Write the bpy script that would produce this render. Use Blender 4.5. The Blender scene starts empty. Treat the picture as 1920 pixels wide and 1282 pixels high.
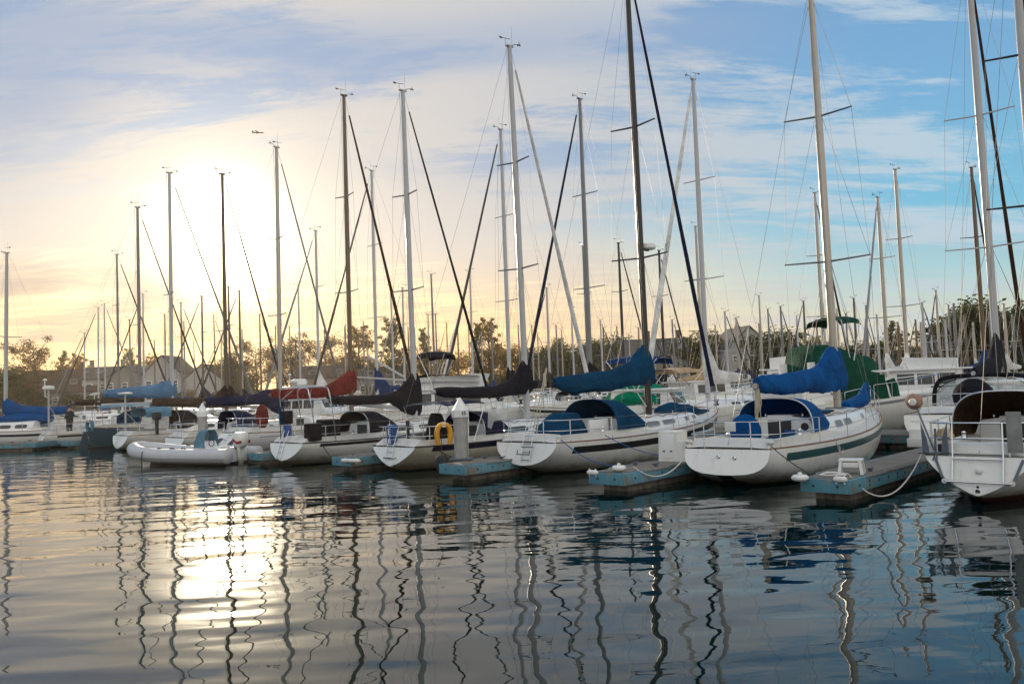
import bpy, bmesh, math, random
from mathutils import Vector, Matrix, noise as mnoise

scene = bpy.context.scene
COL = scene.collection
rad = math.radians

# ------------------------------------------------------------------ camera
HC = 2.5                       # eye height above the water, metres
ROLL, PITCH, FPX = rad(2.2), rad(3.11), 1536.0
cam_d = bpy.data.cameras.new("camera"); cam = bpy.data.objects.new("camera", cam_d); COL.objects.link(cam)
cam_d.sensor_width = 36.0; cam_d.lens = FPX / 1920 * 36.0
cam_d.clip_start = 0.1; cam_d.clip_end = 6000
_f = Vector((0, math.cos(PITCH), math.sin(PITCH))); _u0 = Vector((0, -math.sin(PITCH), math.cos(PITCH))); _r0 = Vector((1, 0, 0))
_r = _r0 * math.cos(ROLL) - _u0 * math.sin(ROLL)
_u = _u0 * math.cos(ROLL) + _r0 * math.sin(ROLL)
cam.matrix_world = Matrix(((_r.x, _u.x, -_f.x, 0), (_r.y, _u.y, -_f.y, 0), (_r.z, _u.z, -_f.z, HC), (0, 0, 0, 1)))
scene.camera = cam

def ray(px, py):
    """surveying helper: direction seen at a photo pixel (1920 wide)"""
    x, y = px - 960, py - 641
    c, s = math.cos(ROLL), math.sin(ROLL)
    u, v = x * c - y * s, x * s + y * c
    return Vector((u / FPX, math.cos(PITCH) + v / FPX * math.sin(PITCH), math.sin(PITCH) - v / FPX * math.cos(PITCH)))
def ground(px, py, z=0.0):
    d = ray(px, py); t = (z - HC) / d.z
    return Vector((d.x * t, d.y * t, z))
def atY(px, py, Y):
    d = ray(px, py); t = Y / d.y
    return Vector((d.x * t, Y, HC + d.z * t))

# ------------------------------------------------------------------ sky, sun, exposure
SUN_AZ, SUN_EL = rad(-19.4), rad(10.7)        # from +Y towards +X
SUN = Vector((math.sin(SUN_AZ) * math.cos(SUN_EL), math.cos(SUN_AZ) * math.cos(SUN_EL), math.sin(SUN_EL)))
scene.view_settings.view_transform = 'Standard'; scene.view_settings.look = 'None'
scene.view_settings.exposure = 0.7; scene.view_settings.gamma = 1.0
scene.render.film_transparent = False
cy = scene.cycles
cy.max_bounces = 8; cy.diffuse_bounces = 3; cy.glossy_bounces = 4; cy.transmission_bounces = 4; cy.transparent_max_bounces = 12
cy.caustics_reflective = False; cy.caustics_refractive = False
cy.sample_clamp_indirect = 6.0

class N:
    """small wrapper to write node maths as expressions"""
    def __init__(s, tree): s.t = tree; s.n = tree.nodes; s.l = tree.links
    def new(s, kind, **kw):
        n = s.n.new(kind)
        for k, v in kw.items(): setattr(n, k, v)
        return n
    def set(s, sock, v):
        if hasattr(v, 'links') or isinstance(v, bpy.types.NodeSocket): s.l.new(v, sock)
        elif v is not None:
            if hasattr(sock.default_value, '__len__') and isinstance(v, (tuple, list)):
                if len(sock.default_value) == 4 and len(v) == 3: v = tuple(v) + (1,)
            sock.default_value = v
    def m(s, op, a, b=None, c=None, clamp=False):
        n = s.new('ShaderNodeMath', operation=op, use_clamp=clamp)
        s.set(n.inputs[0], a)
        if b is not None: s.set(n.inputs[1], b)
        if c is not None: s.set(n.inputs[2], c)
        return n.outputs[0]
    def v(s, op, a, b=None):
        n = s.new('ShaderNodeVectorMath', operation=op)
        s.set(n.inputs[0], a)
        if b is not None:
            if op == 'SCALE': s.set(n.inputs['Scale'], b)
            else: s.set(n.inputs[1], b)
        return n.outputs['Value'] if op in ('DOT_PRODUCT', 'LENGTH') else n.outputs['Vector']
    def mix(s, f, a, b, blend='MIX'):
        n = s.new('ShaderNodeMix', data_type='RGBA', blend_type=blend)
        s.set(n.inputs[0], f); s.set(n.inputs[6], a); s.set(n.inputs[7], b)
        return n.outputs[2]
    def ss(s, x, a, b, lo=0.0, hi=1.0):
        n = s.new('ShaderNodeMapRange', interpolation_type='SMOOTHSTEP')
        s.set(n.inputs[0], x); n.inputs[1].default_value = a; n.inputs[2].default_value = b
        n.inputs[3].default_value = lo; n.inputs[4].default_value = hi
        return n.outputs[0]
    def noise(s, vec, scale, detail=4, rough=0.55, dist=0.0, dims='3D', w=None):
        n = s.new('ShaderNodeTexNoise', noise_dimensions=dims)
        if vec is not None: s.l.new(vec, n.inputs['Vector'])
        n.inputs['Scale'].default_value = scale; n.inputs['Detail'].default_value = detail
        n.inputs['Roughness'].default_value = rough; n.inputs['Distortion'].default_value = dist
        return n.outputs['Fac']
    def map(s, vec, loc=(0, 0, 0), rot=(0, 0, 0), scale=(1, 1, 1)):
        n = s.new('ShaderNodeMapping')
        s.l.new(vec, n.inputs[0]); n.inputs[1].default_value = loc; n.inputs[2].default_value = rot; n.inputs[3].default_value = scale
        return n.outputs[0]
    def ramp(s, f, stops, interp='LINEAR'):
        n = s.new('ShaderNodeValToRGB'); n.color_ramp.interpolation = interp
        e = n.color_ramp.elements
        while len(e) < len(stops): e.new(0.5)
        for q, (p, c) in zip(e, stops):
            q.position = p; q.color = tuple(c) + ((1,) if len(c) == 3 else ())
        s.set(n.inputs[0], f)
        return n.outputs[0]

def make_world():
    w = bpy.data.worlds.new("World"); scene.world = w; w.use_nodes = True
    t = w.node_tree; t.nodes.clear(); k = N(t)
    tc = k.new('ShaderNodeTexCoord')
    d = k.v('NORMALIZE', tc.outputs['Generated'])
    sky = k.new('ShaderNodeTexSky', sky_type='NISHITA')
    sky.sun_disc = False; sky.sun_elevation = SUN_EL; sky.sun_rotation = SUN_AZ
    sky.air_density = 1.0; sky.dust_density = 1.0; sky.ozone_density = 2.0
    out = k.new('ShaderNodeOutputWorld'); bg = k.new('ShaderNodeBackground')
    sep = k.new('ShaderNodeSeparateXYZ'); k.l.new(d, sep.inputs[0])
    x, y, z = sep.outputs
    el = k.m('ARCSINE', z)                                            # elevation
    ca = k.v('DOT_PRODUCT', d, tuple(SUN)); ang = k.m('ARCCOSINE', ca)  # angle from the sun
    azs = k.m('ADD', k.m('ARCTAN2', x, y), -SUN_AZ)                   # azimuth from the sun, + to the right
    # clear sky: Nishita, graded towards the colours of the evening
    zc = k.m('MAXIMUM', z, 0.0); aaz = k.m('ABSOLUTE', k.m('WRAP', azs, math.pi, -math.pi))
    p = k.new('ShaderNodeCombineXYZ'); inv = k.m('DIVIDE', 1.0, k.m('ADD', zc, 0.16))
    k.l.new(k.m('MULTIPLY', x, inv), p.inputs[0]); k.l.new(k.m('MULTIPLY', y, inv), p.inputs[1])
    pv = p.outputs[0]
    e90 = k.m('DIVIDE', el, rad(60))
    farc = k.ramp(e90, [(0.0, (4.9, 4.0, 2.7)), (0.05, (4.3, 4.2, 3.3)), (0.10, (2.5, 3.9, 4.1)), (0.17, (1.1, 3.2, 4.4)), (0.30, (1.15, 2.65, 4.2)), (0.46, (0.95, 2.1, 3.7)), (1.0, (0.7, 1.6, 3.6))])
    nearc = k.ramp(e90, [(0.0, (6.6, 3.2, 0.75)), (0.05, (7.2, 4.0, 1.1)), (0.11, (7.2, 4.9, 2.2)), (0.19, (3.3, 3.15, 3.1)), (0.30, (1.6, 2.15, 3.1)), (0.46, (1.3, 2.1, 3.4)), (1.0, (1.2, 2.2, 4.0))])
    base = k.mix(k.ss(aaz, rad(12), rad(47)), nearc, farc)  
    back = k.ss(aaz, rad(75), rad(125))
    base = k.mix(back, base, (5.6, 5.6, 5.6))  # unseen sky behind the camera, brightened as fill for surfaces facing it
    nish = k.mix(1.0, sky.outputs[0], SKY_TINT, 'MULTIPLY')
    base = k.mix(0.12, base, nish)
    # high thin cloud, drawn out in streaks
    wv = k.map(pv, rot=(0, 0, rad(24)), scale=(0.5, 1.25, 1))
    n1 = k.noise(wv, 1.15, 10, 0.62, 0.9)
    wv2 = k.map(pv, loc=(3.1, 1.7, 0), rot=(0, 0, rad(-10)), scale=(0.35, 1.2, 1))
    n2 = k.noise(wv2, 3.4, 10, 0.66, 0.8)
    n3 = k.noise(k.map(pv, loc=(9, 4, 0), rot=(0, 0, rad(20)), scale=(0.6, 2.4, 1)), 6.0, 8, 0.68, 1.4)
    near = k.ss(ang, rad(46), rad(10), 0, 0.75)
    cov = k.m('ADD', k.m('MULTIPLY', n1, 0.62), k.m('MULTIPLY', n2, 0.38))
    cov = k.m('ADD', cov, k.m('MULTIPLY', k.m('SUBTRACT', n3, 0.5), 0.22))
    cov = k.m('ADD', cov, k.m('MULTIPLY', near, 0.08))
    # a broad bright sheet high over the middle
    hi = k.m('MULTIPLY', k.ss(el, rad(22.5), rad(26.5), 0, 1), k.ss(k.m('ABSOLUTE', k.m('ADD', azs, -rad(22))), rad(24), rad(7), 0, 1))
    cov = k.m('ADD', cov, k.m('MULTIPLY', hi, 0.26))
    cov = k.m('ADD', cov, k.m('MULTIPLY', back, 0.12))  # extra bright cloud behind the camera, added for the same fill
    cov = k.m('ADD', cov, k.ss(azs, rad(30), rad(58), 0.0, -0.035))
    cl = k.ss(cov, 0.462, 0.575)
    lit = k.ramp(k.m('DIVIDE', ang, rad(90)), [(0.0, (6.6, 5.8, 4.5)), (0.13, (4.7, 4.3, 3.9)), (0.3, (3.85, 3.85, 3.85)), (0.6, (3.2, 4.1, 4.8)), (0.8, (4.2, 4.7, 5.0)), (1.0, (6.8, 6.6, 6.2))])  # last stop, away from the sun, raised as added fill on the hulls
    warmlow = k.m('MULTIPLY', k.ss(el, rad(11), rad(1), 0, 1), k.ss(aaz, rad(50), rad(12)))
    lit = k.mix(k.m('MULTIPLY', warmlow, 0.85), lit, (6.6, 4.1, 1.6))
    col = k.mix(k.m('MULTIPLY', cl, 0.82), base, lit)
    # darker, thicker bars low on the sun's side
    wv3 = k.map(d, loc=(0.3, 0.1, 0.35), scale=(1.7, 1.7, 11))
    bar = k.ss(k.noise(wv3, 1.5, 6, 0.55, 0.5), 0.45, 0.60)
    bar = k.m('MULTIPLY', bar, k.m('MULTIPLY', k.ss(el, rad(10.0), rad(6.5), 0, 1), k.ss(el, rad(2.4), rad(4.4), 0, 1)))
    bar = k.m('MULTIPLY', bar, k.ss(azs, rad(3), rad(-8), 0.10, 1))
    col = k.mix(k.m('MULTIPLY', bar, 0.8), col, (3.0, 2.55, 2.3))
    # greyer veil in the middle heights, between the sun and the clear side
    veil = k.ss(k.noise(k.map(pv, loc=(7, 2, 0), scale=(0.5, 0.9, 1)), 0.9, 6, 0.55, 0.8), 0.36, 0.56)
    veil = k.m('MULTIPLY', veil, k.m('MULTIPLY', k.m('MULTIPLY', k.ss(el, rad(12), rad(18), 0, 1), k.ss(el, rad(26), rad(22.5), 0, 1)), k.m('MULTIPLY', k.ss(azs, rad(46), rad(26), 0, 1), k.ss(ang, rad(6), rad(14)))))
    col = k.mix(k.m('MULTIPLY', veil, 0.75), col, (2.0, 2.65, 3.8))
    # the sun behind the veil: aureole
    g = k.m('MULTIPLY', k.m('EXPONENT', k.m('MULTIPLY', k.m('POWER', k.m('DIVIDE', ang, rad(2.35)), 2.0), -1.0)), 70.0)
    g2 = k.m('MULTIPLY', k.m('EXPONENT', k.m('DIVIDE', ang, -rad(2.2))), 7.0)
    g3 = k.m('MULTIPLY', k.m('EXPONENT', k.m('DIVIDE', ang, -rad(8.0))), 0.5)
    gc = k.mix(1.0, (1, 0.86, 0.60), k.m('ADD', k.m('ADD', g, g2), g3), 'MULTIPLY')
    gw = k.new('ShaderNodeMix', data_type='RGBA', blend_type='ADD'); gw.inputs[0].default_value = 1.0
    k.l.new(col, gw.inputs[6]); k.l.new(gc, gw.inputs[7])
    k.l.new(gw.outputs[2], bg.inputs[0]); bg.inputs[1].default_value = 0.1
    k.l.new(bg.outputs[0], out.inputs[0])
    w.cycles.sampling_method = 'AUTOMATIC'
SKY_TINT = (0.9, 1.0, 1.15)
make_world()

sun_d = bpy.data.lights.new("sun", 'SUN'); sun_d.energy = 3.0; sun_d.angle = rad(0.5); sun_d.color = (1.0, 0.82, 0.6)
sun = bpy.data.objects.new("sun", sun_d); COL.objects.link(sun)
sun.rotation_euler = SUN.to_track_quat('Z', 'Y').to_euler()
sun.location = (0, 0, 60)

# ------------------------------------------------------------------ materials
def mat(name, col, rough=0.5, metal=0.0, coat=0.0, var=0.0, vscale=3.0, bump=0.0, bscale=40.0, spec=0.5, sheen=0.0, trans=0.0, alpha=1.0, streak=0.0, transl=0.0, dirt=None):
    m = bpy.data.materials.new(name); m.use_nodes = True
    t = m.node_tree; k = N(t); b = t.nodes['Principled BSDF']
    tc = k.new('ShaderNodeTexCoord'); P = tc.outputs['Object']
    c = tuple(col) + (1,)
    if var:
        f = k.noise(P, vscale, 5, 0.6)
        lo = tuple(max(0, q * (1 - var)) for q in col); hi = tuple(min(1, q * (1 + var)) for q in col)
        c = k.ramp(f, [(0.3, lo), (0.7, hi)])
    if name.endswith('_gel') and name != 'navy_gel':                  # scum line left by the water, and scuffs
        sz = k.new('ShaderNodeSeparateXYZ'); k.l.new(P, sz.inputs[0])
        sc = k.m('MULTIPLY', k.ss(k.m('ADD', sz.outputs[2], k.m('MULTIPLY', k.noise(k.map(P, scale=(2.5, 2.5, 1)), 1.0, 6, 0.65), -0.5)), 0.10, -0.16), 0.75)
        c = k.mix(sc, c, (0.20, 0.17, 0.10))
        sf = k.ss(k.noise(k.map(P, scale=(0.7, 0.7, 3.2)), 2.3, 8, 0.72, 0.6), 0.60, 0.70)
        c = k.mix(k.m('MULTIPLY', sf, 0.22), c, (0.33, 0.32, 0.30))
    if streak:                                           # grime runs down from the edge
        f = k.ss(k.noise(k.map(P, scale=(9, 9, 0.7)), 1.0, 4, 0.6), 0.5, 0.75)
        c = k.mix(k.m('MULTIPLY', f, streak), c, dirt or (0.30, 0.26, 0.2))
    k.set(b.inputs['Base Color'], c)
    b.inputs['Roughness'].default_value = rough; b.inputs['Metallic'].default_value = metal
    b.inputs['Coat Weight'].default_value = coat; b.inputs['Coat Roughness'].default_value = 0.12
    b.inputs['Specular IOR Level'].default_value = spec
    if sheen: b.inputs['Sheen Weight'].default_value = sheen
    if trans: b.inputs['Transmission Weight'].default_value = trans
    if alpha < 1: b.inputs['Alpha'].default_value = alpha
    if bump:
        bp = k.new('ShaderNodeBump'); bp.inputs['Strength'].default_value = bump; bp.inputs['Distance'].default_value = 0.02
        k.l.new(k.noise(P, bscale, 4, 0.6), bp.inputs['Height']); k.l.new(bp.outputs[0], b.inputs['Normal'])
    if transl:
        o = t.nodes['Material Output']; mx = k.new('ShaderNodeMixShader'); tr = k.new('ShaderNodeBsdfTranslucent')
        k.set(tr.inputs[0], c); mx.inputs[0].default_value = transl
        k.l.new(b.outputs[0], mx.inputs[1]); k.l.new(tr.outputs[0], mx.inputs[2]); k.l.new(mx.outputs[0], o.inputs[0])
    return m

M = {}
def gel(n, c, **kw): M[n] = mat(n, c, rough=0.28, coat=0.4, var=0.05, vscale=0.9, streak=kw.get('streak', 0.24), dirt=(0.36, 0.32, 0.24))
gel('white_gel', (0.78, 0.77, 0.73)); gel('cool_gel', (0.74, 0.76, 0.78)); gel('cream_gel', (0.70, 0.65, 0.50)); gel('grey_gel', (0.62, 0.62, 0.61))
gel('navy_gel', (0.028, 0.07, 0.105), streak=0.05); gel('bottom_red', (0.10, 0.022, 0.03)); gel('bottom_black', (0.012, 0.013, 0.016))
M['navy'] = mat('navy_stripe', (0.012, 0.014, 0.035), 0.3); M['black_stripe'] = mat('black_stripe', (0.015, 0.015, 0.017), 0.3)
M['teal_stripe'] = mat('teal_stripe', (0.02, 0.075, 0.08), 0.3); M['grey_stripe'] = mat('grey_stripe', (0.2, 0.21, 0.23), 0.3)
M['deck'] = mat('deck_nonskid', (0.62, 0.61, 0.57), 0.7, var=0.1, vscale=2, bump=0.15, bscale=160)
M['cabin'] = mat('cabin_gelcoat', (0.78, 0.78, 0.76), 0.3, coat=0.3, var=0.04)
def canvas(n, c, transl=0.0):
    m = M[n] = mat(n, c, rough=0.9, var=0.3, vscale=1.6, spec=0.15, transl=transl)
    t = m.node_tree; k = N(t); b = t.nodes['Principled BSDF']; P = k.new('ShaderNodeTexCoord').outputs['Object']
    wr = k.noise(k.map(P, rot=(0.5, 0.3, 0.6), scale=(2.2, 7, 4)), 1.0, 4, 0.55, 1.2); fi = k.noise(P, 45, 3, 0.6)
    hgt = k.m('ADD', k.m('MULTIPLY', wr, 0.11), k.m('MULTIPLY', fi, 0.003))
    bp = k.new('ShaderNodeBump'); bp.inputs['Strength'].default_value = 0.8; bp.inputs['Distance'].default_value = 1.0
    k.l.new(hgt, bp.inputs['Height']); k.l.new(bp.outputs[0], b.inputs['Normal'])
canvas('blue_canvas', (0.003, 0.085, 0.28), .22); canvas('teal_canvas', (0.003, 0.055, 0.125), .2); canvas('black_canvas', (0.012, 0.012, 0.017))
canvas('navy_canvas', (0.014, 0.018, 0.05)); canvas('red_canvas', (0.15, 0.022, 0.02)); canvas('sky_canvas', (0.085, 0.19, 0.32))
canvas('green_canvas', (0.006, 0.058, 0.034)); canvas('white_canvas', (0.66, 0.65, 0.62)); canvas('brown_canvas', (0.055, 0.028, 0.016)); canvas('umber_canvas', (0.045, 0.03, 0.022))
canvas('paleblue_canvas', (0.10, 0.22, 0.31)); canvas('deepblue_canvas', (0.008, 0.035, 0.12)); canvas('bright_green', (0.0, 0.22, 0.12)); canvas('tan_canvas', (0.42, 0.30, 0.18))
M['steel'] = mat('stainless_steel', (0.62, 0.63, 0.64), 0.22, metal=1.0)
M['alu'] = mat('mast_aluminium', (0.40, 0.36, 0.31), 0.36, metal=0.7, var=0.06); M['alu_white'] = mat('mast_white_paint', (0.47, 0.47, 0.47), 0.32, var=0.05)
M['alu_dark'] = mat('mast_dark_anodised', (0.045, 0.04, 0.036), 0.35, metal=0.5); M['alu_bronze'] = mat('mast_bronze', (0.15, 0.11, 0.075), 0.38, metal=0.6)
M['alu_grey'] = mat('mast_grey', (0.20, 0.20, 0.20), 0.4, metal=0.6)
M['wire'] = mat('rigging_wire', (0.13, 0.13, 0.13), 0.5, metal=0.2)
M['rope'] = mat('cream_rope', (0.52, 0.46, 0.34), 0.9, var=0.2, vscale=30); M['white_rope'] = mat('white_rope', (0.68, 0.66, 0.62), 0.9); M['blue_rope'] = mat('blue_rope', (0.03, 0.10, 0.24), 0.9)
M['dark_rope'] = mat('dark_rope', (0.05, 0.045, 0.04), 0.9)
M['teak'] = mat('teak', (0.23, 0.12, 0.055), 0.6, var=0.25, vscale=8)
M['glass'] = mat('dark_glass', (0.02, 0.024, 0.028), 0.06, spec=0.6); M['clear'] = mat('clear_vinyl', (0.75, 0.78, 0.78), 0.12, alpha=0.35)
M['smoke'] = mat('tinted_window', (0.10, 0.12, 0.13), 0.1, alpha=0.6)
M['rubber'] = mat('black_rubber', (0.015, 0.015, 0.016), 0.7); M['hypalon'] = mat('grey_white_hypalon', (0.50, 0.50, 0.52), 0.55, var=0.06, bump=0.1)
M['plastic'] = mat('white_plastic', (0.74, 0.73, 0.69), 0.45, var=0.06); M['yellow'] = mat('yellow_foam', (0.72, 0.33, 0.015), 0.65, var=0.08)
M['orange'] = mat('orange_float', (0.55, 0.12, 0.03), 0.6); M['redplastic'] = mat('red_decal', (0.30, 0.02, 0.02), 0.4); M['dark'] = mat('dark_fitting', (0.02, 0.02, 0.022), 0.5)
M['galv'] = mat('galvanised_steel', (0.11, 0.13, 0.16), 0.55, metal=0.3, var=0.15, vscale=12); M['greyboard'] = mat('weathered_board', (0.25, 0.25, 0.24), 0.8, var=0.2, vscale=6, bump=0.3)
M['fur'] = mat('fleece_cover', (0.35, 0.21, 0.15), 0.95, var=0.2, vscale=20, bump=0.8, bscale=60)
M['ink'] = mat('dark_lettering', (0.03, 0.03, 0.035), 0.5); M['gilt'] = mat('grey_lettering', (0.30, 0.31, 0.33), 0.5)
M['white_paint'] = mat('white_paint', (0.78, 0.78, 0.76), 0.5, var=0.05); M['bluebag'] = mat('blue_bag', (0.015, 0.07, 0.26), 0.7, var=0.15)

def dock_mats():
    m = bpy.data.materials.new('dock_boards'); m.use_nodes = True; k = N(m.node_tree); b = m.node_tree.nodes['Principled BSDF']
    P = k.new('ShaderNodeTexCoord').outputs['Object']
    pl = k.m('FRACT', k.m('MULTIPLY', k.new('ShaderNodeSeparateXYZ').outputs[0], 1.0))
    sx = k.new('ShaderNodeSeparateXYZ'); k.l.new(P, sx.inputs[0])
    fr = k.m('FRACT', k.m('DIVIDE', sx.outputs[0], 0.145)); gap = k.m('LESS_THAN', fr, 0.05)
    idn = k.m('FLOOR', k.m('DIVIDE', sx.outputs[0], 0.145))
    wn = k.new('ShaderNodeTexWhiteNoise', noise_dimensions='1D'); k.l.new(idn, wn.inputs['W'])
    g = k.noise(k.map(P, scale=(14, 1.2, 14)), 2.5, 6, 0.65)
    f = k.m('ADD', k.m('MULTIPLY', g, 0.6), k.m('MULTIPLY', wn.outputs['Value'], 0.4))
    c = k.ramp(f, [(0.2, (0.13, 0.11, 0.088)), (0.8, (0.25, 0.215, 0.175))])
    c = k.mix(gap, c, (0.05, 0.042, 0.035)); k.l.new(c, b.inputs['Base Color']); b.inputs['Roughness'].default_value = 0.85
    M['boards'] = m
    m = bpy.data.materials.new('dock_blue_paint'); m.use_nodes = True; k = N(m.node_tree); b = m.node_tree.nodes['Principled BSDF']
    P = k.new('ShaderNodeTexCoord').outputs['Object']
    w = k.ss(k.noise(P, 3.6, 9, 0.7, 0.5), 0.47, 0.62)
    c = k.mix(w, k.ramp(k.noise(P, 1.3, 4), [(0.3, (0.05, 0.19, 0.26)), (0.7, (0.11, 0.30, 0.37))]), (0.20, 0.17, 0.14))
    low = k.ss(k.noise(k.map(P, scale=(6, 6, 0.8)), 2.0, 4, 0.6), 0.52, 0.72)
    c = k.mix(k.m('MULTIPLY', low, 0.5), c, (0.30, 0.36, 0.36))
    k.l.new(c, b.inputs['Base Color']); b.inputs['Roughness'].default_value = 0.7
    M['dock_blue'] = m
    M['float'] = mat('float_concrete', (0.16, 0.135, 0.11), 0.9, var=0.4, vscale=5, bump=0.4, streak=0.7, dirt=(0.03, 0.03, 0.02))
    M['pile'] = mat('concrete_pile', (0.34, 0.335, 0.32), 0.85, var=0.18, vscale=4, bump=0.3, streak=0.55, dirt=(0.15, 0.14, 0.10))
dock_mats()

# ------------------------------------------------------------------ mesh helpers
class MB:
    def __init__(s): s.v = []; s.f = []; s.mi = []
    def add(s, vs, fs, mi=0):
        o = len(s.v); s.v += [tuple(p) for p in vs]
        for q in fs: s.f.append(tuple(i + o for i in q)); s.mi.append(mi)
        return s
    def box(s, c, d, rz=0.0, bev=0.0, mi=0, M4=None):
        bm = bmesh.new(); bmesh.ops.create_cube(bm, size=1.0)
        for v in bm.verts: v.co = Vector((v.co.x * d[0], v.co.y * d[1], v.co.z * d[2]))
        if bev: bmesh.ops.bevel(bm, geom=list(bm.edges), offset=bev, segments=2, affect='EDGES', profile=0.6)
        R = Matrix.Translation(c) @ Matrix.Rotation(rz, 4, 'Z') if M4 is None else Matrix.Translation(c) @ M4
        bm.verts.index_update()
        s.add([R @ v.co for v in bm.verts], [[v.index for v in f.verts] for f in bm.faces], mi); bm.free(); return s
    def loft(s, rings, closed=True, caps=(True, True), mi=0):
        n = len(rings[0]); vs = [p for r in rings for p in r]; fs = []
        for a in range(len(rings) - 1):
            for i in range(n if closed else n - 1):
                j = (i + 1) % n
                fs.append((a * n + i, a * n + j, (a + 1) * n + j, (a + 1) * n + i))
        if closed:
            if caps[0]: fs.append(tuple(range(n - 1, -1, -1)))
            if caps[1]: fs.append(tuple((len(rings) - 1) * n + i for i in range(n)))
        return s.add(vs, fs, mi)
    def tube(s, pts, r, n=7, caps=True, mi=0, flat=1.0):
        pts = [Vector(p) for p in pts]; m = len(pts)
        rs = [r] * m if not isinstance(r, (list, tuple)) else list(r)
        T = [(pts[min(i + 1, m - 1)] - pts[max(i - 1, 0)]).normalized() for i in range(m)]
        a = Vector((0, 0, 1)) if abs(T[0].z) < 0.9 else Vector((0, 1, 0))
        u = T[0].cross(a).normalized(); rings = []
        for i in range(m):
            u = (u - T[i] * u.dot(T[i])).normalized(); w = T[i].cross(u)
            rings.append([pts[i] + (u * math.cos(2 * math.pi * q / n) + w * (flat * math.sin(2 * math.pi * q / n))) * rs[i] for q in range(n)])
        return s.loft(rings, True, (caps, caps), mi)
    def lathe(s, prof, c=(0, 0, 0), n=16, mi=0, M4=None):
        R = Matrix.Translation(c) if M4 is None else Matrix.Translation(c) @ M4
        rings = [[R @ Vector((r * math.cos(2 * math.pi * q / n), r * math.sin(2 * math.pi * q / n), z)) for q in range(n)] for r, z in prof]
        return s.loft(rings, True, (prof[0][0] > 1e-4, prof[-1][0] > 1e-4), mi)
    def prism(s, poly, th, M4, mi=0):
        """flat outline in local xy, thickness along +z, placed by M4"""
        n = len(poly)
        vs = [M4 @ Vector((x, y, 0)) for x, y in poly] + [M4 @ Vector((x, y, th)) for x, y in poly]
        fs = [tuple(range(n - 1, -1, -1)), tuple(range(n, 2 * n))] + [(i, (i + 1) % n, n + (i + 1) % n, n + i) for i in range(n)]
        return s.add(vs, fs, mi)
    def build(s, name, mats, parent=None, angle=35, loc=None, rz=0.0, merge=False):
        me = bpy.data.meshes.new(name); me.from_pydata(s.v, [], s.f)
        if not isinstance(mats, (list, tuple)): mats = [mats]
        for q in mats: me.materials.append(M[q] if isinstance(q, str) else q)
        me.polygons.foreach_set('material_index', s.mi)
        if merge:
            bm = bmesh.new(); bm.from_mesh(me); bmesh.ops.remove_doubles(bm, verts=bm.verts, dist=1e-4)
            bmesh.ops.recalc_face_normals(bm, faces=bm.faces); bm.to_mesh(me); bm.free()
        me.polygons.foreach_set('use_smooth', [True] * len(me.polygons))
        me.set_sharp_from_angle(angle=rad(angle)); me.update()
        o = bpy.data.objects.new(name, me); COL.objects.link(o)
        if parent is not None: o.parent = parent
        if loc is not None: o.location = loc
        o.rotation_euler.z = rz
        return o

def tag(o, label=None, cat=None, group=None, kind=None):
    if label: o['label'] = label
    if cat: o['category'] = cat
    if group: o['group'] = group
    if kind: o['kind'] = kind
    return o
def empty(name, loc, rz=0.0):
    o = bpy.data.objects.new(name, None); o.empty_display_size = 0.3; COL.objects.link(o)
    o.location = loc; o.rotation_euler.z = rz; return o
def lerp(a, b, t): return a + (b - a) * t
def clamp(x, a=0.0, b=1.0): return max(a, min(b, x))
def interp(x, pts):
    if x <= pts[0][0]: return pts[0][1]
    for (a, p), (b, q) in zip(pts, pts[1:]):
        if x <= b: return lerp(p, q, (x - a) / (b - a) if b > a else 0)
    return pts[-1][1]
def sag(a, b, drop, n=10):
    a, b = Vector(a), Vector(b)
    return [a.lerp(b, i / n) - Vector((0, 0, 4 * drop * (i / n) * (1 - i / n))) for i in range(n + 1)]
def bez(pts, n=20):
    """Catmull-Rom through points"""
    P = [Vector(p) for p in pts]; out = []
    for i in range(len(P) - 1):
        a, b, c, d = P[max(i - 1, 0)], P[i], P[i + 1], P[min(i + 2, len(P) - 1)]
        for q in range(n):
            t = q / n
            out.append(0.5 * ((2 * b) + (c - a) * t + (2 * a - 5 * b + 4 * c - d) * t * t + (3 * b - a - 3 * c + d) * t ** 3))
    out.append(P[-1]); return out
def text_mb(txt, size, M4, extr=0.004, bold=0.0):
    """lettering as real mesh, from the built-in font"""
    cu = bpy.data.curves.new('lettering', 'FONT'); cu.body = txt; cu.size = size; cu.extrude = extr; cu.align_x = 'CENTER'; cu.align_y = 'CENTER'; cu.offset = bold
    o = bpy.data.objects.new('lettering_tmp', cu); COL.objects.link(o)
    dg = bpy.context.evaluated_depsgraph_get(); dg.update()
    me = bpy.data.meshes.new_from_object(o.evaluated_get(dg)); mb = MB()
    mb.add([M4 @ v.co for v in me.vertices], [tuple(p.vertices) for p in me.polygons])
    bpy.data.objects.remove(o); bpy.data.curves.remove(cu); bpy.data.meshes.remove(me)
    return mb

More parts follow.
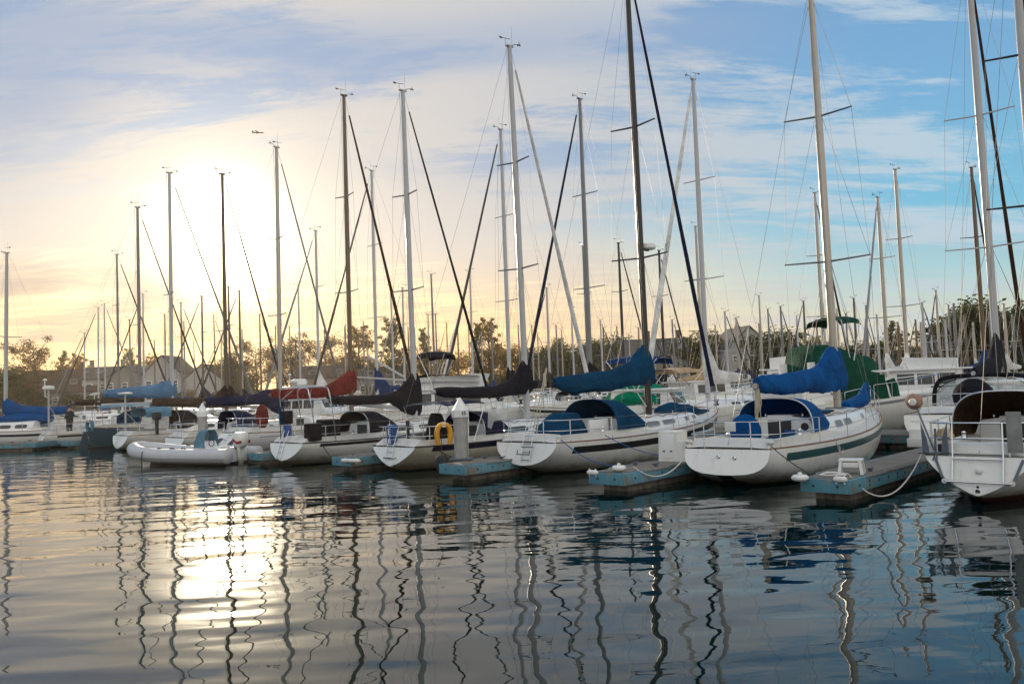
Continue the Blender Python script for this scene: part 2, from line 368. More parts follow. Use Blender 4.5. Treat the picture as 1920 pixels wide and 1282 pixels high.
# ------------------------------------------------------------------ water, land
def make_water():
    m = bpy.data.materials.new('harbour_water'); m.use_nodes = True; k = N(m.node_tree); b = m.node_tree.nodes['Principled BSDF']
    P = k.new('ShaderNodeTexCoord').outputs['Object']
    b.inputs['Base Color'].default_value = WATER_COL + (1,); b.inputs['Roughness'].default_value = 0.015; b.inputs['IOR'].default_value = 1.42
    w1 = k.noise(k.map(P, rot=(0, 0, rad(8)), scale=(0.55, 1.0, 1)), 0.98, 1, 0.4, 0.3)
    w2 = k.noise(k.map(P, rot=(0, 0, rad(-14)), scale=(0.42, 1.0, 1)), 2.5, 0.5, 0.4, 0.25)
    w3 = k.noise(k.map(P, rot=(0, 0, rad(5)), scale=(0.45, 1.0, 1)), 6.5, 2, 0.5, 0.2)
    sy = k.new('ShaderNodeSeparateXYZ'); k.l.new(P, sy.inputs[0]); fd = k.ss(sy.outputs[1], 9.0, 19.0, 0.25, 1.0)
    patch = k.ss(k.noise(P, 0.12, 2, 0.5), 0.35, 0.62, 0.25, 1.0)
    h = k.m('ADD', k.m('MULTIPLY', w1, WAVES[0]), k.m('MULTIPLY', k.m('MULTIPLY', w2, WAVES[1]), k.ss(sy.outputs[1], 6.0, 14.0, 0.6, 1.0)))
    h = k.m('ADD', h, k.m('MULTIPLY', k.m('MULTIPLY', w3, k.m('MULTIPLY', patch, fd)), WAVES[2]))
    bp = k.new('ShaderNodeBump'); bp.inputs['Strength'].default_value = 1.0; bp.inputs['Distance'].default_value = 1.0
    k.l.new(h, bp.inputs['Height']); k.l.new(bp.outputs[0], b.inputs['Normal'])
    M['water'] = m
    mb = MB(); mb.add([(-900, -120, 0), (900, -120, 0), (900, 1050, 0), (-900, 1050, 0)], [(0, 1, 2, 3)])
    tag(mb.build('water', 'water'), 'calm dark harbour water with gentle ripples', 'water', kind='structure')
WATER_COL = (0.001, 0.010, 0.0095); WAVES = (0.033, 0.0095, 0.0036)
make_water()

# ------------------------------------------------------------------ sailing boats
class Hull:
    """shape of one hull: x forward from the stern, y to port, z up from the water"""
    def __init__(s, L, B, fs, fm, fb, tw=0.72, tb=0.25, n0=2.0, nm=2.4, rake=0.3, draft=0.5, bowx=0.9, canoe=False):
        s.__dict__.update(L=L, B=B, fs=fs, fm=fm, fb=fb, tw=tw, tb=tb, n0=n0, nm=nm, rake=rake, draft=draft, bowx=bowx, canoe=canoe)
    def sheer(s, u):
        a = s.fs * (u - .4) * (u - 1) / .4 + s.fm * u * (u - 1) / (.4 * -.6) + s.fb * u * (u - .4) / .6
        return a
    def half(s, u):
        if s.canoe and u < 0.4: return max(0.03, s.B / 2 * math.sin(math.pi / 2 * clamp(u / .42)) ** 0.85)
        if u < 0.42: return s.B / 2 * (s.tw + (1 - s.tw) * math.sin(math.pi / 2 * u / .42))
        return max(0.015, s.B / 2 * (1 - ((u - .42) / .58) ** 2.1))
    def keel(s, u):
        z = s.tb + (-s.draft - s.tb) * math.sin(math.pi / 2 * clamp(u / .4)) ** 0.8
        if u > 0.55: z = lerp(-s.draft, -0.12, clamp((u - .55) / (s.bowx - .55)) ** 1.6)
        if u > s.bowx: z = lerp(-0.12, s.sheer(1) - 0.02, ((u - s.bowx) / (1 - s.bowx)) ** 1.12)
        return z
    def nexp(s, u): return lerp(s.n0, s.nm, clamp(u / .35)) if u < .5 else lerp(s.nm, 1.55, (u - .5) / .5)
    def pt(s, u, z, side=1):
        k, sh = s.keel(u), s.sheer(u); zz = clamp((z - k) / max(sh - k, 1e-4)); n = s.nexp(u)
        y = s.half(u) * max(0.0, 1 - (1 - zz) ** n) ** (1 / n)
        x = u * s.L - s.rake * (sh - z) * clamp(1 - u / .2)
        return Vector((x, side * y, z))
    def deck(s, x, y=0.0):
        u = clamp(x / s.L); h = s.half(u)
        return s.sheer(u) + 0.05 * (1 - (y / h) ** 2 if h > abs(y) else 0)

def hull_mesh(h, stripe=(0.1, 0.26), boot=0.05):
    us = [0, .012, .03, .06, .1, .15, .2, .27, .34, .42, .5, .58, .66, .73, .79, .84, .88, .91, .935, .955, .972, .986, 1.0]
    rings = []; 
    for u in us:
        k, sh = h.keel(u), h.sheer(u); wl = min(max(boot, k + .002 * (sh - k)), sh)
        d0, d1 = stripe; fade = clamp((sh - k) / 0.8); d0 *= fade; d1 *= fade
        zs = [k + (wl - k) * q for q in (0, .06, .2, .5, 1)] + [wl + (sh - d1 - wl) * q for q in (.08, .2, .36, .54, .72, .88)] + [sh - d1, sh - d0, sh]
        rings.append([h.pt(u, z, 1) for z in reversed(zs)] + [h.pt(u, z, -1) for z in zs[1:]])
    mb = MB(); n = len(rings[0]); vs = [p for r in rings for p in r]
    nz = 14                                       # rows per side
    for a in range(len(us) - 1):
        for i in range(n - 1):
            r = i if i < nz - 1 else (n - 2 - i)  # row counted down from the sheer
            mi = 1 if r == 1 else (2 if r >= 9 else 0)
            if r == 1 and us[a] < 0.04: mi = 0
            mb.f.append((a * n + i, a * n + i + 1, (a + 1) * n + i + 1, (a + 1) * n + i)); mb.mi.append(mi)
    mb.v = [tuple(p) for p in vs]
    return mb, rings

def deck_mesh(h, xa, xb, wk, coam=0.2, floor=0.55):
    """deck with a cockpit well between xa and xb, half width wk"""
    mb = MB(); xs = sorted(set([0, .05, xa - .02, xa, lerp(xa, xb, .33), lerp(xa, xb, .66), xb, xb + .02] + [h.L * q for q in (.45, .52, .6, .68, .76, .84, .9, .94, .97, .99, 1.0)]))
    xs = [x for x in xs if x < xa or x <= xb + .02 or x > xb + .1]; rings = []
    for x in xs:
        u = clamp(x / h.L); hb = h.half(u); z = h.sheer(u); w = min(wk, hb * .8)
        if xa <= x <= xb: pr = [(hb, 0), (w + .14, .03), (w + .12, coam), (w, coam), (w, -.1), (w * .5, -.1), (w * .48, -floor)]
        else: 
            c = coam if xa - .03 < x < xb + .03 else 0
            pr = [(hb, 0), (min(w + .14, hb * .97), .03), (min(w + .12, hb * .95), .03 + c), (w, .03 + c), (w * .9, .04 + c), (w * .5, .05 + c), (w * .48, .05 + c)]
        r = [Vector((x, y, z + q)) for y, q in pr]
        rings.append(r + [Vector((p.x, -p.y, p.z)) for p in reversed(r)])
    mb.loft(rings, False)
    return mb

class Cabin:
    def __init__(s, h, x0, x1, wmax, ha, hf, tuck=0.8, camber=.07):
        s.__dict__.update(h=h, x0=x0, x1=x1, wmax=wmax, ha=ha, hf=hf, tuck=tuck, camber=camber)
    def w(s, x): return min(s.wmax, s.h.half(clamp(x / s.h.L)) * .66)
    def base(s, x): return s.h.sheer(clamp(x / s.h.L)) + .02
    def ht(s, x):
        t = (x - s.x0) / (s.x1 - s.x0)
        return lerp(s.ha, s.hf, t) * (1 if t < .86 else math.sqrt(max(0.02, 1 - ((t - .86) / .14) ** 2)))
    def side(s, x, t, sd): return Vector((x, sd * s.w(x) * lerp(1, s.tuck, t), s.base(x) + s.ht(x) * t))
    def top(s, x): return s.base(x) + s.ht(x) + s.camber
    def mesh(s):
        mb = MB(); rings = []
        for i in range(15):
            x = lerp(s.x0, s.x1, [0, .005, .1, .2, .3, .4, .5, .6, .7, .78, .86, .91, .95, .98, 1][i]); w, b, hh = s.w(x), s.base(x), s.ht(x); e = s.tuck
            hf = [(w, -.04), (w * lerp(1, e, .5), hh * .5), (w * lerp(1, e, .92), hh * .93), (w * e * .93, hh * 1.0 + s.camber * .2), (w * e * .5, hh + s.camber * .75), (0, hh + s.camber)]
            rings.append([Vector((x, y, b + q)) for y, q in hf] + [Vector((x, -y, b + q)) for y, q in reversed(hf[:-1])])
        return mb.loft(rings, True, (True, True))
    def windows(s, spans, parent, material='glass', t0=.28, t1=.72, name='window', frame=None):
        for a, b in spans:
            for sd in (1, -1):
                mb = MB(); r = .22; pl = []
                for cx, ct, q0 in ((1 - r, 1 - r, 0), (r, 1 - r, 90), (r, r, 180), (1 - r, r, 270)):
                    for j in range(4):
                        q = rad(q0 + j * 30); pl.append((cx + r * math.cos(q), ct + r * math.sin(q)))
                ring = []
                for off in (-.01, .012):
                    ring.append([s.side(lerp(a, b, p), lerp(t0, t1, q), sd) + Vector((0, sd * off, off * .3)) for p, q in pl])
                mb.loft(ring, True); o = mb.build(name, material, parent, merge=True)
                if frame:
                    f = MB(); loop = [s.side(lerp(a, b, p), lerp(t0, t1, q), sd) + Vector((0, sd * .012, 0)) for p, q in pl]
                    f.tube(loop + [loop[0]], .014, 5); f.build('window_frame', frame, o)

def cover_mesh(prof, wid, seed, wr=0.03, fold=1.0):
    """sail cover: list of (x, ztop, zbottom); a laced canvas tube with folds"""
    rnd = random.Random(seed); mb = MB(); rings = []; x0, x1 = prof[0][0], prof[-1][0]; m = 34; n = 18
    T = [(p[0], p[1]) for p in prof]; Bm = [(p[0], p[2]) for p in prof]; off = rnd.random() * 50
    for i in range(m + 1):
        t = i / m; x = lerp(x0, x1, t); zt, zb = interp(x, T), interp(x, Bm); w = interp(t, wid); cz, hh = (zt + zb) / 2, (zt - zb) / 2
        endf = 1.0 if 0 < i < m else .82
        ring = []
        for q in range(n):
            a = 2 * math.pi * q / n; ca, sa = math.cos(a), math.sin(a)
            nz = mnoise.noise(Vector((x * 1.6 + off, sa * 1.2, ca))) * wr + mnoise.noise(Vector((x * 5 + off, sa * 3 + x * 2.2, ca * 2))) * wr * .6 * fold
            ww = (w * (1 - .35 * max(0, sa) ** 1.5)) * endf
            ring.append(Vector((x, (ww + nz) * math.copysign(abs(ca) ** .8, ca), cz + (hh * endf + nz * .8) * math.copysign(abs(sa) ** .85, sa))))
        rings.append(ring)
    return mb.loft(rings, True)

def dodger_mesh(stn, th=0.02):
    """stn: (x, half width, z base, height, squareness); open at the aft end"""
    mb = MB(); n = 21; outer, inner = [], []
    for (x, w, zb, hh, sq) in stn:
        o, i_ = [], []
        for q in range(n):
            a = math.pi * q / (n - 1); c, s_ = math.cos(a), math.sin(a)
            e = 2 / sq; y, z = w * math.copysign(abs(c) ** e, c), hh * abs(s_) ** e
            sc = mnoise.noise(Vector((x * 2.5, y * 2, z * 2))) * .012
            o.append(Vector((x, y + sc, zb + z + sc))); f = 1 - th / max(w, .1); i_.append(Vector((x, y * f, zb + z * (1 - th / max(hh, .12)))))
        outer.append(o); inner.append(i_)
    mb.loft(outer, False); mb.loft(inner, False)
    for q in range(n - 1): mb.add([outer[0][q], outer[0][q + 1], inner[0][q + 1], inner[0][q]], [(0, 1, 2, 3)])
    return mb

def sailboat(S):
    """one sailing boat with its parts; S is its survey sheet. Pixels in S are read on the boat's centre plane."""
    g = S.get; hull = Hull(**S['hull']); hd = rad(S['head']); L = hull.L
    if 'stern_px' in S: g0 = ground(S['stern_px'][0], S['stern_px'][1], hull.fs)
    else: g0 = Vector((S['pos'][0], S['pos'][1], 0))
    root = empty(g('name', 'sailboat'), (g0.x, g0.y, 0), math.pi / 2 - hd)
    tag(root, S['label'], g('cat', 'sailboat'), g('group'))
    fwd = Vector((math.sin(hd), math.cos(hd), 0)); nrm = Vector((fwd.y, -fwd.x, 0)); org = Vector((g0.x, g0.y, 0)); cpos = Vector((0, 0, HC))
    def cp(px, py, y=0.0):                      # pixel -> (x, z) on the plane y = const of this boat
        d = ray(px, py); o2 = org - nrm * y; t = (o2 - cpos).dot(nrm) / d.dot(nrm); q = cpos + d * t - org
        return q.dot(fwd), q.z
    S['cp'] = cp; S['root'] = root; S['hullobj'] = hull
    W = g('hullmat', 'white_gel')
    mb, rings = hull_mesh(hull, g('stripe_z', (.10, .24)), g('boot', .05))
    mb.build('hull', [W, g('stripe', W), g('bottom', 'bottom_black')], root, angle=50, merge=True)
    r0 = rings[0]; c0 = MB(); c0.add([p + Vector((-.004, 0, 0)) for p in r0], [tuple(range(len(r0)))])
    if not hull.canoe: c0.build('transom', g('transom_mat', W), root, merge=False)
    xm = g('mast_x') or cp(*g('mast_px'))[0]
    S['xm'] = xm
    ck = g('cockpit', (.25, 2.6)); wk = g('cockpit_w', hull.B * .26)
    deck_mesh(hull, ck[0], ck[1], wk, g('coam', .2)).build('deck', 'deck', root, angle=30)
    near = g('near', False)
    # toe rail
    for sd in (1, -1):
        pts = [hull.pt(i / 30, hull.sheer(i / 30), sd) + Vector((0, -.015 * sd, .02)) for i in range(31)]
        MB().tube(pts, .022 if not g('rail_dark') else .03, 5).build('toe_rail', g('rail_mat', 'teak' if not g('rail_dark') else 'alu_dark'), root)
    cb = Cabin(hull, ck[1], ck[1] + g('cabin_len', L * .4), g('cabin_w', hull.B * .33), *g('cabin_h', (.48, .26))); S['cabin'] = cb
    cb.mesh().build('cabin', g('cabin_mat', 'cabin'), root, merge=True)
    cb.windows(g('windows', [(ck[1] + .7, ck[1] + 1.35), (ck[1] + 1.55, ck[1] + 2.1), (ck[1] + 2.5, ck[1] + 2.85)]), root, g('window_mat', 'glass'), *g('window_t', (.3, .72)), frame=g('window_frame') if near else None)
    # companionway
    MB().box((ck[1] - .012, 0, cb.base(ck[1]) + .16), (.024, .62, .6), bev=.01).build('companionway', 'dark', root)
    if near:
        MB().box((ck[1] + .45, 0, cb.top(ck[1] + .45) + .01), (.85, .66, .06), bev=.02).build('sliding_hatch', 'cabin', root)
        MB().box((lerp(cb.x0, cb.x1, .78), 0, cb.top(lerp(cb.x0, cb.x1, .78)) + .0), (.5, .5, .07), bev=.02).build('deck_hatch', 'smoke', root)
        for sd in (1, -1):
            xs = [lerp(cb.x0 + .7, cb.x1 - .9, i / 12) for i in range(13)]
            MB().tube([cb.side(x, 1, sd) + Vector((0, -.05 * sd, .07 if i % 3 else .02)) for i, x in enumerate(xs)], .014, 5).build('handrail', 'teak', root)
            wx = ck[0] + (ck[1] - ck[0]) * .62; wz = hull.sheer(wx / L) + g('coam', .2)
            MB().lathe([(.075, 0), (.06, .03), (.05, .08), (.062, .12), (.045, .15)], (wx, sd * (wk + .07), wz), 12).build('winch', 'steel', root)
            MB().lathe([(.06, 0), (.045, .03), (.04, .07), (.05, .1), (.03, .12)], (ck[1] + .35, sd * .5, cb.top(ck[1] + .35) - .03), 12).build('winch', 'steel', root)
    # mast and rig
    zf = cb.top(xm) - .03 if cb.x0 < xm < cb.x1 else hull.deck(xm)
    rake = rad(g('rake', 0.8)); 
    if 'top_px' in S: zt = cp(*S['top_px'])[1]
    elif 'top_z' in S: zt = S['top_z']
    else: zt = atY(*S['mast_top_px'], (org + fwd * xm).y).z
    def mp(z): return Vector((xm - (z - zf) * math.tan(rake), 0, z))
    S['mp'] = mp; S['zt'] = zt
    mr = g('mast_r', .085); mm = g('mast_mat', 'alu')
    mo = MB().tube([mp(lerp(zf, zt, i / 8)) for i in range(9)], [mr * (1 if i < 6 else lerp(1, .72, (i - 5) / 3)) for i in range(9)], 12 if near else 8, flat=1.3).build('mast', mm, root)
    MB().box(tuple(mp(zt) + Vector((.0, 0, .02))), (mr * 3.4, mr * 1.5, .06), bev=.012).build('masthead', mm, mo)
    if g('vane', True):
        v = MB(); tp = mp(zt); sgn = g('vane_dir', 1)
        v.tube([tp + Vector((.0, 0, .03)), tp + Vector((sgn * .26, -.05, .14)), tp + Vector((sgn * .42, -.1, .16))], .012, 5)
        v.tube([tp + Vector((sgn * .42, -.1, .16)), tp + Vector((sgn * .42, -.1, .27))], .012, 5)
        for q in range(3): v.lathe([(.0, 0), (.03, .02), (.035, .045)], tuple(tp + Vector((sgn * .42 + .05 * math.cos(q * 2.1), -.1 + .05 * math.sin(q * 2.1), .1))), 6)
        v.build('wind_sensor', 'alu_dark', root)
        v = MB(); q = tp + Vector((-.12 * sgn, .08, .05)); v.tube([q, q + Vector((0, 0, .28))], .007, 5); v.tube([q + Vector((-.2, .05, .27)), q + Vector((.2, -.05, .27))], .011, 5)
        v.box(tuple(q + Vector((-.2, .05, .27))), (.13, .01, .07)); v.build('wind_vane', 'alu_dark', root)
        MB().tube([tp + Vector((.03, -.1, .02)), tp + Vector((.03, -.1, .75))], .006, 4).build('antenna', 'wire', root)
    spr = g('spreaders', [.5]); sw = g('spr_w', .95); wr = g('wire_r', .0055); tips = []
    tips = []
    for kf, f in enumerate(spr):
        z = lerp(zf, zt, f); w = sw * (1 - g("spr_taper", .2) * kf); row = []
        for sd in (1, -1):
            a = mp(z); b = a + Vector((-.12, sd * w, .04))
            MB().tube([a, b], [.034, .024], 6).lathe([(0, -.03), (.035, 0), (0, .03)], tuple(b), 6).build('spreader', g('spr_mat', mm), root); row.append(b)
        tips.append(row)
    chx = xm - .15; uc = clamp(chx / L)
    for j, sd in enumerate((1, -1)):
        ch = Vector((chx, sd * (hull.half(uc) - .06), hull.sheer(uc) + .03))
        MB().tube([ch] + [tips[q][j] for q in range(len(spr))] + [mp(lerp(zf, zt, g('hound', .985)))], wr, 4).build('shroud', 'wire', root)
        if len(spr):
            MB().tube([ch + Vector((-.35, -.06 * sd, 0)), mp(lerp(zf, zt, spr[0])) + Vector((0, sd * mr, -.05))], wr, 4).build('shroud', 'wire', root)
            if near: MB().tube([ch + Vector((.4, -.1 * sd, 0)), mp(lerp(zf, zt, spr[0])) + Vector((0, sd * mr, -.05))], wr, 4).build('shroud', 'wire', root)
            if near and len(spr) > 1: MB().tube([tips[0][j], mp(lerp(zf, zt, spr[1])) + Vector((0, sd * mr, 0))], wr, 4).build('shroud', 'wire', root)
    # forestay / furled headsail
    bx = g('bow_x', L - .12); stem = Vector((bx, 0, hull.sheer(bx / L) + .12)); hz = mp(lerp(zf, zt, g('fore_at', .985))) + Vector((mr, 0, 0))
    ff = g('furl')
    if ff:
        a, b = stem + (hz - stem) * g('furl_lo', .05), stem + (hz - stem) * g('furl_hi', .955)
        fr = g('furl_r', .07); pts = [a.lerp(b, i / 12) for i in range(13)]
        MB().tube([stem, hz], wr * 1.4, 5).build('forestay', 'wire', root)
        MB().tube(pts, [fr * lerp(1.15, .5, i / 12) * (1 + .08 * math.sin(i * 5.1)) for i in range(13)], 8).build('furled_sail', ff, root)
        MB().lathe([(.05, 0), (.11, .02), (.11, .05), (.06, .08), (.06, .15), (.1, .17), (.1, .2), (.04, .22)], tuple(stem + Vector((0, 0, .03))), 10).build('furling_drum', 'dark', root)
    elif g('forestay', True): MB().tube([stem, hz], wr, 4).build('forestay', 'wire', root)
    bs = mp(zt) + Vector((-mr, 0, 0))
    if g('split_back'):
        yk = Vector((.5, 0, hull.fs + 3.2))
        MB().tube([bs, yk], wr, 4).tube([yk, (.1, hull.half(0) * .7, hull.fs)], wr, 4).tube([yk, (.1, -hull.half(0) * .7, hull.fs)], wr, 4).build('backstay', 'wire', root)
    else: MB().tube([bs, (.08, 0, hull.fs + .05)], wr, 4).build('backstay', 'wire', root)
    for q in range(g('halyards', 2 if near else 1)):
        MB().tube([mp(zt - .1) + Vector((-.14 - .05 * q, .05 - .1 * q, 0)), mp(zf + .4) + Vector((-.16 - .03 * q, .1 - .2 * q, 0))], .005, 4).build('halyard', 'wire', root)
    # boom and sail cover
    if 'cover_px' in S:
        pr = []
        for (px, yt, yb) in S['cover_px']: 
            xa, za = cp(px, yt); pr.append((xa, za, cp(px, yb)[1]))
        pr.sort(key=lambda q: q[0])
    elif 'cover' in S:
        bl, zb, a0, a1, lift = S['cover']          # boom length, boom z, end height, mid height, rise at the mast
        pr = [(xm - bl, zb + a0, zb - .08), (xm - bl * .6, zb + a1, zb - .12), (xm - bl * .25, zb + a1 * 1.35, zb - .12), (xm - bl * .08, zb + a1 * 1.5 + lift * .6, zb - .12), (xm - .0, zb + a1 * 1.5 + lift, zb - .12), (xm + .14, zb + a1 * 1.5 + lift * .9, zb - .1)]
    else: pr = None
    if pr:
        be, bz = pr[0][0], lerp(pr[0][2], pr[0][1], .3); zme = interp(xm, [(p[0], p[2]) for p in pr]) + .25
        if g('boom_z'): bz = zme = g('boom_z')
        MB().tube([(be - g('boom_out', .12), 0, bz), (xm - .1, 0, g('boom_zm', min(zme, bz + .25)))], .06, 8, flat=1.25).build('boom', g('boom_mat', mm), root)
        co = cover_mesh(pr, g('cover_w', [(0, .12), (.5, .2), (.85, .2), (1, .14)]), S.get('seed', 1), g('cover_wr', .035)).build('sail_cover', S['cover_mat'], root, angle=60)
        S['boom_end'] = (be, bz); S['boom_mast_z'] = zme
        if near:
            MB().tube([(xm - .12, 0, zf + .3), (xm - .95, 0, lerp(zme, bz, .25) - .05)], .022, 6).build('boom_vang', 'steel', root)
    # pulpit, stanchions, lifelines, stern rail
    if g('rails', True):
        z1, z2 = .62, .33; n = g('stanchions', 5)
        def rp(x, sd, z): u = clamp(x / L); return Vector((x, sd * max(hull.half(u) - .07, .03), hull.sheer(u) + z))
        xb0 = L - 1.15; xs = [lerp(g('rail_x0', 1.7), xb0, i / n) for i in range(n + 1)]; wv = .011 if near else .012
        pl = MB()
        for zz in (z1,) + ((z2,) if near else ()):
            pl.tube(bez([rp(xb0, 1, zz), rp(L - .45, 1, zz + .03), Vector((L + .08, 0, hull.sheer(1) + zz + .05)), rp(L - .45, -1, zz + .03), rp(xb0, -1, zz)], 6), .0135, 5)
        for sd in (1, -1):
            for x in (xb0, L - .45): pl.tube([rp(x, sd, 0), rp(x, sd, z1)], .0135, 5)
        pl.build('pulpit', 'steel', root)
        for sd in (1, -1):
            for x in xs[1:-1]: MB().tube([rp(x, sd, 0), rp(x, sd, z1)], wv, 5).build('stanchion', 'steel', root)
            ll = MB()
            for zz in (z1, z2): ll.tube([rp(x, sd, zz) for x in xs], .0055, 4)
            ll.build('lifeline', 'wire', root)
        ps = MB(); xr = g('rail_x0', 1.7); lo = g('stern_rail', True)
        if lo:
            for zz in (z1, z2):
                h0 = hull.half(0) - .08
                ps.tube(bez([rp(xr, 1, zz), rp(.5, 1, zz), Vector((.1, h0 * .85, hull.fs + zz)), Vector((.03, h0 * .4, hull.fs + zz)), Vector((.03, -h0 * .4, hull.fs + zz)), Vector((.1, -h0 * .85, hull.fs + zz)), rp(.5, -1, zz), rp(xr, -1, zz)], 5), g('rail_r', .0135), 6)
            for sd in (1, -1):
                for x, ya in ((xr, None), (.55, None), (.06, .55)):
                    if ya is None: ps.tube([rp(x, sd, 0), rp(x, sd, z1)], g('rail_r', .0135), 6)
                    else: ps.tube([(x, sd * ya * hull.half(0), hull.fs), (x, sd * ya * hull.half(0), hull.fs + z1)], g('rail_r', .0135), 6)
            ps.build('stern_rail', 'steel', root)
    # spray hood
    dd = g('dodger')
    if dd:
        x0, w, h0, ln = dd['x'], dd['w'], dd['h'], dd.get('len', 1.5); zb = dd.get('zb', hull.sheer(x0 / L) + g('coam', .2)); sq = dd.get('sq', 2.8)
        zr = cb.top(min(x0 + ln, cb.x1)) - .02
        st = [(x0, w, zb, h0, sq), (x0 + ln * .25, w, zb, h0 * 1.0, sq), (x0 + ln * .5, w * .97, zb, h0 * .96, sq), (x0 + ln * .75, w * .93, zb, lerp(h0 * .96, zr - zb, .42), sq), (x0 + ln, w * .87, zb, max(.1, zr - zb), sq)]
        dm = dodger_mesh(st).build('dodger', dd['mat'], root, angle=50)
        e = 2 / sq; hoop = [Vector((x0 - .006, w * math.copysign(abs(math.cos(a)) ** e, math.cos(a)), zb + h0 * abs(math.sin(a)) ** e)) for a in [math.pi * q / 24 for q in range(25)]]
        MB().tube(hoop, .016, 6).build('dodger_hoop', dd.get('hoop', 'steel'), root)
        if dd.get('win'):
            for yy in (-.5, .0, .5):
                pts = []
                for (q, ww) in ((.56, .2), (.94, .24)):
                    xx = x0 + ln * q; hh_ = interp(q, [(.5, h0 * .96), (.75, lerp(h0 * .96, zr - zb, .42)), (1, zr - zb)]); 
                    pts.append((xx, yy * w * 1.1, ww * w, zb + hh_ + .02))
                (xa_, ya_, wa_, za_), (xb_, yb_, wb_, zb_) = pts
                MB().loft([[Vector((xa_, ya_ - wa_, za_)), Vector((xa_, ya_ + wa_, za_)), Vector((xb_, yb_ + wb_, zb_)), Vector((xb_, yb_ - wb_, zb_))], [Vector((xa_ + .02, ya_ - wa_, za_ + .02)), Vector((xa_ + .02, ya_ + wa_, za_ + .02)), Vector((xb_ + .02, yb_ + wb_, zb_ + .02)), Vector((xb_ + .02, yb_ - wb_, zb_ + .02))]], True).build('dodger_window', dd['win'], root)
    return S

def part(S, name, mb, m, **kw): return mb.build(name, m, S['root'], **kw)
def stern_ladder(S, y=0.0, w=.32, drop=.5, up=.55):
    h = S['hullobj']; mb = MB()
    def tp(z): return Vector((-h.rake * (h.fs - z) - .05, 0, z))
    for sd in (-1, 1):
        a, b = tp(h.fs + up), tp(h.fs - drop); a.x += .03
        mb.tube([a + Vector((0, y + sd * w / 2, 0)), tp(h.fs) + Vector((-.02, y + sd * w / 2, 0)), b + Vector((0, y + sd * w / 2, 0))], .013, 6)
    for q in range(4):
        z = h.fs - drop + (q + .2) * (drop + up * .6) / 4; mb.tube([tp(z) + Vector((0, y - w / 2, 0)), tp(z) + Vector((0, y + w / 2, 0))], .013, 6)
    return part(S, 'boarding_ladder', mb, 'steel')
def transom_text(S, txt, size, z, m='gilt', y=0.0):
    """name lettered on the stern, following the rake of the transom"""
    h = S['hullobj']; r = math.atan(h.rake)
    # plane: local x of text -> -y of boat (read from astern), local y -> up along the transom
    up = Vector((math.sin(r) , 0, math.cos(r))).normalized(); rt = Vector((0, -1, 0)); nn = rt.cross(up)
    o = Vector((-h.rake * (h.fs - z) - .009, y, z)); M4 = Matrix(((rt.x, up.x, nn.x, o.x), (rt.y, up.y, nn.y, o.y), (rt.z, up.z, nn.z, o.z), (0, 0, 0, 1)))
    return part(S, 'lettering', text_mb(txt, size, M4), m)

# ------------------------------------------------------------------ the front row of boats
GROUP1 = 'sailboats moored stern out along the front row'
B = sailboat(dict(label='white sailboat with bright blue sail cover, blue spray hood and round white transom', group=GROUP1, near=True, seed=3,
    hull=dict(L=11.5, B=3.25, fs=.87, fm=.9, fb=1.38, tw=.64, tb=.30, n0=2.9, nm=2.3, rake=.38, draft=.55, bowx=.9), head=39, stern_px=(1362, 842),
    stripe='teal_stripe', stripe_z=(.11, .29), cockpit=(.4, 3.3), cabin_len=5.9, cabin_w=.98, cabin_h=(.5, .25), windows=[(5.0, 5.55), (5.75, 6.35), (7.6, 7.9)], window_mat='smoke', window_frame='alu_white',
    mast_px=(1566, 700), top_z=14.6, mast_mat='alu', mast_r=.095, rake=.9, spreaders=[.345, .69], spr_w=1.28, spr_mat='alu_grey', split_back=False,
    cover_px=[(1418, 704, 734), (1432, 704, 738), (1473, 700, 740), (1514, 693, 735), (1533, 686, 737), (1544, 667, 736), (1553, 651, 735), (1566, 649, 734), (1574, 662, 734), (1581, 690, 733)], cover_mat='blue_canvas', cover_w=[(0, .14), (.3, .2), (.7, .23), (.9, .24), (1, .15)], cover_wr=.06,
    boom_z=2.28, dodger=dict(x=2.95, w=1.0, h=.88, len=1.7, mat='blue_canvas', hoop='white_rope', sq=3.0), rail_x0=2.3))
C = sailboat(dict(label='white sailboat with teal sail cover on a dark mast and big dark blue spray hood', group=GROUP1, near=True, seed=8,
    hull=dict(L=10.6, B=3.4, fs=.90, fm=.92, fb=1.36, tw=.68, tb=.28, n0=1.9, nm=2.3, rake=.3, draft=.5, bowx=.88), head=44, stern_px=(986, 830),
    stripe='black_stripe', stripe_z=(.12, .31), cockpit=(.35, 3.5), cabin_len=4.7, cabin_w=1.02, cabin_h=(.42, .22), windows=[(4.6, 5.3), (5.5, 6.2), (6.9, 7.15), (7.5, 7.75)], window_mat='smoke', window_frame='alu_white',
    mast_px=(1213, 700), top_z=17.2, mast_mat='alu_dark', mast_r=.09, rake=.3, spreaders=[.335, .62], spr_w=1.12, spr_mat='alu_dark',
    cover_px=[(1037, 707, 722), (1042, 706, 728), (1060, 704, 736), (1075, 703, 740), (1100, 699, 736), (1137, 695, 733), (1162, 687, 728), (1182, 675, 723), (1197, 657, 722), (1206, 646, 723), (1213, 647, 725), (1221, 668, 725)], cover_mat='teal_canvas', cover_wr=.06,
    furl='navy_canvas', furl_r=.075, dodger=dict(x=2.9, w=1.08, h=.92, len=1.7, mat='teal_canvas', hoop='teal_canvas', sq=2.5), rail_x0=2.1))
